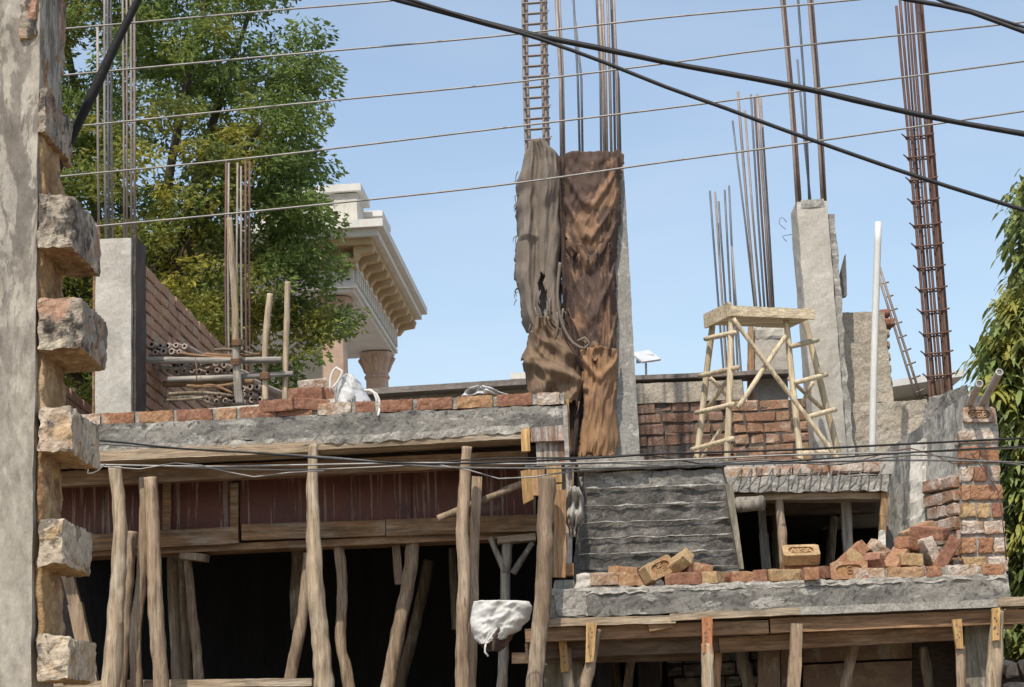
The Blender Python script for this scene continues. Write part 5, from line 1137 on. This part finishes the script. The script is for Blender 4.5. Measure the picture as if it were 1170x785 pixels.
pb(833, 663, YL + .05, (10, 0, 30), 'dark red brick tucked behind the yellow brick end', 'brick_red', s=(.7, 1, 1))
pb(852, 661, YL - .02, (0, 4, 4), 'broken orange brick lying in front of the board edge of the cement wall', 'brick_loose', s=(.85, 1, 1))
pb(872, 659, YL, (0, 0, 70), 'small pink brick end beside the broken orange brick', 'brick_red', s=(.8, .8, 1))
pb(893, 658, YL, (0, 0, 28), 'olive yellow brick standing cornerwise below the stamped brick', 'brick_yellow')
pb(914, 647, YL + .12, (0, 0, -3), 'darker red brick directly under the big stamped brick', 'brick_red')
pb(915, 634, YL + .06, (42, 1, -1), 'big yellow stamped brick tilted towards the street on the ledge', 'brick_yellow', frog='AISA')
pb(925, 657, YL - .06, (0, 0, 88), 'small square brick end in front of the stamped brick', 'brick_loose', s=(1, .82, 1))
pb(950, 655, YL, (0, 0, 34), 'brick red brick set cornerwise next to the small square brick end', 'brick_red')
pb(972, 636, YL + .08, (0, -38, 8), 'brick tilted like a gable at the top of the small heap', 'brick_loose')
pb(985, 644, YL + .06, (0, 40, -8), 'pale brick sloping down the other side of the gable pair', 'brick_yellow')
pb(970, 653, YL - .07, (80, 0, -6), 'small upright stamped brick with a square frog before the gable pair', 'brick_loose', frog='E', s=(1, 1, 1))
pb(1001, 650, YL - .02, (0, 48, 62), 'reddish brick standing on edge beside the gable pair', 'brick_red', s=(.9, 1, 1))
pb(1006, 630, YL + .1, (15, 38, 20), 'pale broken brick leaning against the sawn board', 'brick_dusty', s=(.7, 1, 1))
pb(1025, 641, YL + .02, (10, -42, 40), 'orange brick tipped cornerwise in the heap by the stained wall', 'brick_loose', s=(.85, 1, 1))
pb(1039, 640, YL - .02, (0, 3, 8), 'square buff brick end low in the heap by the stained wall', 'brick_yellow', s=(.62, 1, 1))
pb(1043, 624, YL + .1, (0, 10, 42), 'rough orange brick under the topmost brick of the big heap', 'brick_loose')
pb(1063, 609, YL + .08, (8, 10, -38), 'topmost brick of the big heap, yellow end and dark red side', 'brick_red')
pb(1048, 608, YL + .25, (0, -20, 30), 'brick half hidden behind the topmost brick of the big heap', 'brick_loose')
pb(1062, 632, YL + .04, (0, 68, 20), 'mortar smeared brick standing below the topmost brick', 'brick_dusty', s=(.85, 1, 1))
pb(1082, 633, YL + .0, (0, -56, -14), 'long red brick leaning steeply next to the brick pier', 'brick_red')
pb(1092, 645, YL + .15, (0, 0, 30), 'small pale brick scrap at the foot of the brick pier', 'brick_dusty', s=(.5, .8, .7))
mb = MB(); f = quadpx([(655, 676), (678, 674), (676, 655), (660, 654)], YL - .08); hexa(mb, f + back(f, .12), seg=.014, amp=.018, freq=14, rnd=.03); tag(mb.build('mortar_lump', 'concrete_pale', smooth=True), 'grey lump of set mortar on the ledge behind the corner prop', 'mortar lump')
mb = MB(); f = quadpx([(632, 678), (656, 677), (656, 662), (634, 662)], YL - .04); hexa(mb, f + back(f, .12), seg=.02, amp=.006, freq=14, rnd=.01); tag(mb.build('mortar_lump', 'concrete_mid', smooth=True), 'squarish grey mortar block on the ledge touching the corner prop', 'mortar lump')
pb(640, 652, YL + .0, (0, 0, 6), 'orange brown brick on the grey mortar block by the corner prop', 'brick_loose', s=(.7, 1, 1))
mb = MB(); f = quadpx([(1001, 632), (1012, 631), (1012, 605), (1006, 606)], YL + .22); hexa(mb, f + back(f, .05), seg=.015, amp=.01, freq=18); tag(mb.build('plaster_chunk', 'whitewash'), 'whitish plaster chunk stuck to the foot of the sawn board', 'plaster chunk')

# ---- timber under the ledge
plank_px('edge_plank', (614, 712), (772, 707), 9, YS - .03, .3, 'plank_pale', 'pale plank under the ledge slab next to the corner prop', 'plank', 'edge planks under the ledge')
plank_px('edge_plank', (766, 705), (914, 698), 8, YS - .036, .3, 'plank_pale', 'pale plank under the middle of the ledge slab', 'plank', 'edge planks under the ledge')
plank_px('edge_plank', (910, 698), (1144, 689), 9, YS - .03, .3, 'lime_mortar', 'cement whitened plank under the ledge slab near the brick pier', 'plank', 'edge planks under the ledge')
plank_px('edge_plank', (1140, 688), (1210, 685), 10, YS - .036, .3, 'plank_pale', 'bare plank end projecting past the ledge slab beyond the pier', 'plank', 'edge planks under the ledge')
plank_px('ledge_beam', (600, 726), (878, 716), 15, YS + .03, .09, 'beam_brown', 'upper brown beam under the ledge from the corner prop to the reddish cleat', 'beam', 'beams under the ledge')
plank_px('ledge_beam', (880, 715), (1190, 703), 16, YS + .025, .09, 'beam_brown', 'upper brown beam under the ledge running out past the pier', 'beam', 'beams under the ledge')
plank_px('ledge_beam', (600, 744), (830, 735), 18, YS + .16, .09, 'beam_dark', 'lower dark beam under the ledge beside the corner prop', 'beam', 'beams under the ledge')
plank_px('ledge_beam', (822, 737), (1100, 722), 17, YS + .15, .09, 'beam_brown', 'lower brown beam under the ledge ahead of the brown plywood', 'beam', 'beams under the ledge')
plank_px('ledge_beam', (585, 752), (806, 748), 12, YS + .35, .1, 'beam_dark', 'deeper dark beam under the ledge behind the white sack', 'beam', 'beams under the ledge')
plank_px('beam_scrap', (741, 717), (768, 712), 9, YS - .01, .05, 'beam_tan', 'short reddish timber scrap on the upper beam under the ledge', 'timber scrap')
plank_px('log_stub', (1138, 713), (1158, 712), 12, YS + .1, .1, 'plank_pale', 'round log stub behind the yellow cleat of the last prop', 'log')
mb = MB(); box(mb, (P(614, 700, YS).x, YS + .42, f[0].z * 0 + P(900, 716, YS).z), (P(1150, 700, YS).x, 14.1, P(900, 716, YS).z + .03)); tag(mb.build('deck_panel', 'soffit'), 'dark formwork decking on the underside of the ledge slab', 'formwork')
def cleat(q, Y, m, l):
    mb = MB(); slab(mb, q, Y, .03, seg=.03, amp=.0015); o = tag(mb.build('cleat_board', m), l, 'cleat', 'nailed cleats on the ledge props')
    cx = sum(a for a, b in q) / 4; ys = [b for a, b in q]
    for k in range(6):
        c = P(cx + R.uniform(-2.5, 2.5), min(ys) + 4 + (max(ys) - min(ys) - 8) * (k + R.random()) / 6.5, Y - .003); mb = MB(); tube(mb, [c, c + Vector((0, .004, 0))], R.uniform(.004, .007), n=7, seg=1); mb.build('nail', 'cable_grey', o)
cleat([(669, 757), (678, 756), (682, 711), (670, 711)], YS - .08, 'cleat_yellow', 'bright yellow nailed cleat under the pale plank by the corner prop')
cleat([(641, 768), (650, 767), (647, 724), (638, 725)], YS + .1, 'cleat_yellow', 'darker yellow cleat between the corner prop and the bright one')
cleat([(803, 746), (814, 746), (814, 705), (802, 705)], YS - .08, 'cleat_red', 'wide reddish cleat at the head of the pale mid prop')
cleat([(1093, 741), (1101, 741), (1099, 707), (1088, 708)], YS - .05, 'cleat_yellow', 'yellow cleat before the olive stained panel')
cleat([(1134, 732), (1142, 731), (1143, 694), (1134, 695)], YS - .11, 'cleat_yellow', 'narrow yellow cleat on the whitish prop below the pier')
LP = 'props under the ledge'
def lp(pts, Y, m, l, **k): pole_px('timber_prop', pts, Y, m, l, LP, **k)
lp([(682, 718, 11), (675, 757, 13), (668, 790, 15)], YS - .02, 'pole_wood', 'slanting prop behind the bright yellow cleat')
lp([(648, 740, 12), (650, 790, 13)], YS + .16, 'pole_dim', 'dim prop behind the darker yellow cleat')
lp([(808, 735, 14), (809, 790, 15)], YS - .05, 'pole_pale', 'pale prop under the wide reddish cleat')
lp([(822, 732, 9), (820, 760, 9), (818, 790, 9)], YS + .25, 'board_upright', 'reddish board prop just behind the pale mid prop', flat=True)
lp([(910, 713, 14), (909, 750, 15), (906, 790, 15)], YS - .02, 'pole_wood', 'square headed tan prop in front of the brown plywood', flat=True)
lp([(976, 728, 14), (971, 755, 14), (963, 790, 15)], YS + .42, 'pole_wood', 'shaded round prop slanting before the brown plywood')
lp([(1055, 738, 11), (1059, 765, 12), (1063, 790, 12)], YS + .7, 'pole_dim', 'short dim prop between the plywood and the olive panel')
lp([(1098, 738, 11), (1099, 790, 12)], YS + .0, 'pole_wood', 'thin prop under the yellow cleat before the olive panel')
lp([(1139, 698, 15), (1137, 740, 18), (1134, 790, 20)], YS - .04, 'pole_pale', 'whitish thick prop at the outer end of the ledge')
lp([(722, 742, 11), (716, 790, 12)], YS + 1.1, 'pole_dim', 'dim leaning prop deep under the ledge near the bright cleat')
lp([(700, 742, 14), (705, 790, 14)], YS + 1.5, 'pole_dim', 'another dim prop deep under the ledge, behind the leaning one')
lp([(845, 735, 14), (850, 760, 15), (856, 790, 16)], YS + 1.0, 'pole_grey', 'pale barked post standing by the dark rear brickwork')
lp([(752, 742, 12), (749, 790, 13)], YS + 1.3, 'pole_dim', 'dim straight prop in front of the dark rear brickwork')
def pan(q, Y, m, nm, l, c, d=.03):
    mb = MB(); slab(mb, q, Y, d, seg=.08, amp=.004); tag(mb.build(nm, m), l, c)
pan([(866, 800), (892, 800), (890, 728), (866, 729)], YS + .5, 'ply_brown', 'form_or_shade_board', 'wide olive brown board standing behind the square headed prop', 'board')
pan([(893, 800), (914, 800), (912, 728), (892, 728)], YS + .62, 'ply_brown', 'form_or_shade_board', 'narrower brown board beside the wide olive brown one', 'board')
pan([(918, 757), (1042, 752), (1042, 724), (918, 730)], YS + .75, 'ply_brown', 'plywood_panel', 'upper brown plywood panel under the ledge with an ochre stain', 'formwork panel')
pan([(918, 800), (1042, 800), (1042, 755), (918, 760)], YS + .74, 'ply_brown', 'plywood_panel', 'lower brown plywood panel under the ledge', 'formwork panel')
pan([(1102, 800), (1134, 800), (1132, 714), (1102, 716)], YS + .22, 'ply_olive', 'olive_panel', 'olive grey stained panel between the thin prop and the whitish prop', 'formwork panel')
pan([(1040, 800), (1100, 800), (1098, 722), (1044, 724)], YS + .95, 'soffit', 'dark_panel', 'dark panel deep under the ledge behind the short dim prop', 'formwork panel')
pan([(622, 800), (668, 800), (666, 738), (620, 740)], YS + .5, 'ply_olive', 'grey_panel', 'shaded grey panel behind the darker yellow cleat', 'formwork panel')
UR = tag(empty('undercroft', P(900, 800, 14)), 'dark undercroft below the ledge with brickwork darkened for shade', 'room')
mb = MB(); box(mb, (P(600, 700, 12).x, 14.05, 0), (P(1140, 700, 12).x, 14.2, zl0 - .16)); mb.build('rear_wall', 'interior_shade', UR)
mb = MB(); q = P(765, 805, 13.2); brickwork(mb, q, (1, 0, 0), (0, -1, 0), P(872, 800, 13.2).x - q.x, 6, dep=.1, irr=.012, heads=.5, j=.016); mb.build('brick_facing', 'cement_dark', UR)  # bricks given dark cement colour to paint the shade down here
mb = MB(); box(mb, (q.x, 13.22, 0), (P(872, 800, 13.2).x, 13.4, P(800, 735, 13.2).z)); mb.build('mortar_core', 'interior_shade', UR)
mb = MB(); box(mb, (P(1144, 700, 12).x - .06, YS + .5, 0), (P(1144, 700, 12).x, 14.1, zl0 - .16)); mb.build('side_wall', 'interior_shade', UR)
SWL = tag(empty('rubble_wall', P(1180, 785, 12.9)), 'low rubble stone wall in shade beyond the last whitish prop', 'wall')
zw = P(1165, 752, 12.9).z
mb = MB(); x = P(1143, 760, 12.9).x; box(mb, (x, 12.96, 0), (x + 1.4, 13.2, zw - .04)); mb.build('core', 'mortar_dark', SWL)
mb = MB()
for rw_ in range(8):
    xx = x
    while xx < x + 1.35:
        w_ = R.uniform(.10, .2); h_ = .13; cbox(mb, (xx + w_ / 2, 12.95, zw - .07 - rw_ * .14), ((math.cos(.1), 0, R.uniform(-.1, .1)), (0, 1, 0), (R.uniform(-.1, .1), 0, 1)), (w_ / 2 - .008, .07, h_ / 2 - .006), .025, .012); xx += w_
mb.build('stone_facing', 'stone', SWL)

# ================================================================== overhead wires and cables
GBN = 'service cables strung across the front'
def wire(nm, pts, Y0, Y1, r, mat, l, cat, grp, tw=0):
    n = len(pts); xs = pts[0][0]; xe = pts[-1][0]
    ps = [P(a, b, Y0 + (Y1 - Y0) * (a - xs) / (xe - xs)) for a, b in pts]; mb = MB()
    d0 = (ps[0] - ps[1]).normalized(); d1 = (ps[-1] - ps[-2]).normalized(); L = .35 if nm == 'service_cable' and pts[-1][0] < 1200 else 5.0
    if grp != GBN or pts[0][0] < 0: ps = [ps[0] + d0 * 5 + Vector((0, 0, .15)), ps[0] + d0 * .4] + ps
    if grp != GBN or pts[-1][0] > 1200: ps = ps + [ps[-1] + d1 * .4, ps[-1] + d1 * 5 + Vector((0, 0, .15))]
    tube(mb, ps, r, n=7 if r < .006 else 9, seg=.12, rough=tw)
    tag(mb.build(nm, mat, smooth=True), l, cat, grp)
GW = 'bare overhead wires'
wire('overhead_wire', [(-60, 43), (60, 34), (300, 13), (455, 0), (640, -20)], 9.4, 9.0, .0050, 'wire_alu', 'uppermost bare wire crossing the top of the big tree', 'wire', GW)
wire('overhead_wire', [(-60, 97), (60, 87), (300, 65), (560, 42), (760, 20), (975, 0), (1200, -24)], 9.4, 9.0, .0050, 'wire_alu', 'second bare wire from the top, crossing the bar cage high up', 'wire', GW)
wire('overhead_wire', [(-60, 156), (90, 144), (300, 122.5), (560, 97), (760, 72.5), (890, 55), (1145, 28), (1230, 18)], 9.4, 9.0, .0050, 'wire_alu', 'third bare wire from the top, passing just above the tops of the taller starter bars', 'wire', GW)
wire('overhead_wire', [(-60, 213), (65, 202), (300, 179), (560, 148), (760, 124), (900, 106), (1170, 70), (1230, 62)], 9.4, 9.0, .0050, 'wire_alu', 'fourth bare wire from the top, passing just above the sacking covered columns', 'wire', GW)
wire('overhead_wire', [(-60, 274), (105, 259), (300, 240.5), (560, 213), (760, 185), (900, 166), (1170, 127), (1230, 118)], 9.4, 9.0, .0050, 'wire_alu', 'lowest bare wire, crossing in front of the sacking covered columns', 'wire', GW)
GC = 'thick black cables'
wire('power_cable', [(380, -24), (455, 0), (520, 17), (600, 38), (680, 54), (760, 71), (900, 97), (1050, 131), (1170, 153), (1260, 168)], 7.6, 6.8, .0115, 'cable_black', 'thick black twisted cable sagging across to the far side above the starter bars', 'cable', GC, .25)
wire('power_cable', [(390, -26), (460, -3), (540, 22), (615, 44), (690, 71), (760, 99), (830, 124), (900, 150), (1040, 199), (1170, 240), (1260, 268)], 7.4, 6.6, .0080, 'cable_black', 'thinner black cable dropping steeply across the sky to the drooping tree', 'cable', GC)
wire('power_cable', [(980, -18), (1035, -1), (1075, 6), (1110, 14), (1170, 36), (1260, 70)], 7.0, 6.6, .0090, 'cable_black', 'short black cable crossing the upper corner above the rusty cage', 'cable', GC, .2)
wire('power_cable', [(1020, -26), (1075, 1), (1120, 15), (1170, 31), (1260, 60)], 7.1, 6.7, .0060, 'cable_black', 'thin black cable joining the short one in the upper corner', 'cable', GC)
mb = MB(); tube(mb, [P(420, -520, 4.2), P(172, -30, 3.9), P(158, -1, 3.9), P(135, 45, 3.9), P(110, 98, 3.9), P(90, 140, 3.9), P(65, 196, 3.9), P(40, 250, 3.9), P(20, 290, 3.9)], [.0085, .0085, .009, .0105, .0115, .010, .009, .009, .009], n=8, seg=.04, rough=.2); tag(mb.build('power_cable', 'cable_black', smooth=True), 'dark twisted cable rising steeply beside the toothed wall', 'cable', GC)
GB = 'service cables strung across the front'
def sc(pts, Y0, Y1, r, m, l): wire('service_cable', pts, Y0, Y1, r, m, l, 'cable', GB)
sc([(-60, 492), (112, 503), (200, 512), (300, 518), (400, 526), (490, 530), (600, 527), (700, 522), (740, 519), (900, 514), (1060, 506), (1240, 497)], 10.8, 10.4, .0062, 'cable_black', 'black service cable dipping from under the brick teeth and climbing past the pier')
sc([(-60, 528), (110, 531), (240, 533), (360, 531), (480, 529), (600, 530), (760, 526), (900, 520), (1060, 516), (1240, 508)], 10.9, 10.5, .0058, 'wire_alu', 'pale service cable running level across the prop heads')
sc([(-60, 496), (112, 507), (230, 514), (380, 523), (490, 533), (600, 535), (720, 534), (900, 529), (1060, 526), (1240, 531)], 10.85, 10.45, .0056, 'cable_grey', 'grey service cable sagging lowest past the wooden stand and the pier')
sc([(480, 530), (560, 524), (660, 523), (745, 520), (800, 530), (900, 527), (1010, 519), (1110, 513), (1240, 507)], 10.82, 10.46, .0050, 'cable_black', 'thin black service cable kinked down in front of the wooden stand')
sc([(600, 533), (700, 529), (790, 533), (860, 525), (950, 531), (1040, 520), (1120, 526), (1240, 540)], 10.86, 10.5, .0045, 'cable_grey', 'thin wavy grey service cable wandering between the others near the stand')
sc([(200, 534), (330, 537), (420, 534), (500, 531), (535, 537), (570, 547), (610, 545), (660, 538), (760, 534)], 10.84, 10.6, .0045, 'wire_alu', 'pale loose service cable looping below the knotty prop head')
sc([(90, 530), (160, 536), (200, 529), (230, 532), (290, 545), (330, 540), (370, 538)], 10.8, 10.75, .0040, 'wire_alu', 'thin pale wire twisted round the level cable near the twin leaning props')
sc([(900, 521), (960, 531), (1040, 512), (1090, 530), (1115, 524), (1140, 560), (1150, 640)], 10.7, 10.8, .0038, 'rebar_rust', 'thin brown wire curling down over the brick pier')
mb = MB(); tube(mb, [P(120, 530, 10.7), P(112, 538, 10.7), P(100, 541, 10.72), (P(104, 528, 10.75))], .004, n=5, seg=.03); tag(mb.build('wire_curl', 'wire_alu', smooth=True), 'small curl of pale wire by the fourth brick tooth', 'wire')
mb = MB(); tube(mb, [P(1105, 535, 11.8), P(1103, 520, 11.75), P(1109, 517, 11.75), P(1113, 523, 11.78)], .005, n=5, seg=.03); tag(mb.build('wire_hook', 'wire_alu', smooth=True), 'small pale hook of wire on the brick pier', 'wire')
# ================================================================== light, sky, camera
SUN_EL, SUN_AZ = math.radians(57), math.radians(-17)      # azimuth from straight behind the viewer, towards the viewer's left
sd = Vector((math.sin(SUN_AZ) * math.cos(SUN_EL), -math.cos(SUN_AZ) * math.cos(SUN_EL), math.sin(SUN_EL)))
sl = bpy.data.lights.new('sun', 'SUN'); sl.energy = 3.35; sl.angle = math.radians(.55); sl.color = (1, .915, .79)
so = bpy.data.objects.new('sun', sl); COL.objects.link(so); so.rotation_euler = sd.to_track_quat('Z', 'Y').to_euler()
w = bpy.data.worlds.new('World'); SC.world = w; w.use_nodes = True
nt = w.node_tree; sky = nt.nodes.new('ShaderNodeTexSky'); sky.sky_type = 'NISHITA'; sky.sun_disc = False
sky.sun_elevation = SUN_EL; sky.sun_rotation = math.atan2(sd.x, sd.y); sky.air_density = 1.2; sky.dust_density = 1.6; sky.ozone_density = 1.0
bg = nt.nodes['Background']; tcw = nt.nodes.new('ShaderNodeTexCoord'); mpw = nt.nodes.new('ShaderNodeMapping'); nt.links.new(tcw.outputs['Generated'], mpw.inputs[0]); mpw.inputs['Scale'].default_value = (2.2, 2.2, 9)
nz = nt.nodes.new('ShaderNodeTexNoise'); nt.links.new(mpw.outputs[0], nz.inputs['Vector']); nz.inputs['Scale'].default_value = 1.6; nz.inputs['Detail'].default_value = 8; nz.inputs['Roughness'].default_value = .55
mrw = nt.nodes.new('ShaderNodeMapRange'); nt.links.new(nz.outputs['Fac'], mrw.inputs[0]); mrw.inputs[1].default_value = .42; mrw.inputs[2].default_value = .75; mrw.inputs[3].default_value = .10; mrw.inputs[4].default_value = .24
mxw = nt.nodes.new('ShaderNodeMix'); mxw.data_type = 'RGBA'; nt.links.new(mrw.outputs[0], mxw.inputs[0]); nt.links.new(sky.outputs[0], mxw.inputs[6]); mxw.inputs[7].default_value = (5.2, 5.4, 5.6, 1)
nt.links.new(mxw.outputs[2], bg.inputs['Color']); bg.inputs['Strength'].default_value = .138
cd = bpy.data.cameras.new('camera'); cd.sensor_fit = 'HORIZONTAL'; cd.sensor_width = 36; cd.lens = 36 * F / 1170; cd.clip_start = .1; cd.clip_end = 1500
co = bpy.data.objects.new('camera', cd); COL.objects.link(co)
M = Matrix((rt, up, -fw)).transposed().to_4x4(); M.translation = CAM; co.matrix_world = M
SC.camera = co
vs = SC.view_settings; vs.view_transform = 'Standard'; vs.look = 'None'; vs.exposure = .40; vs.gamma = 1; vs.use_curve_mapping = False
SC.render.resolution_x = 1024; SC.render.resolution_y = 687
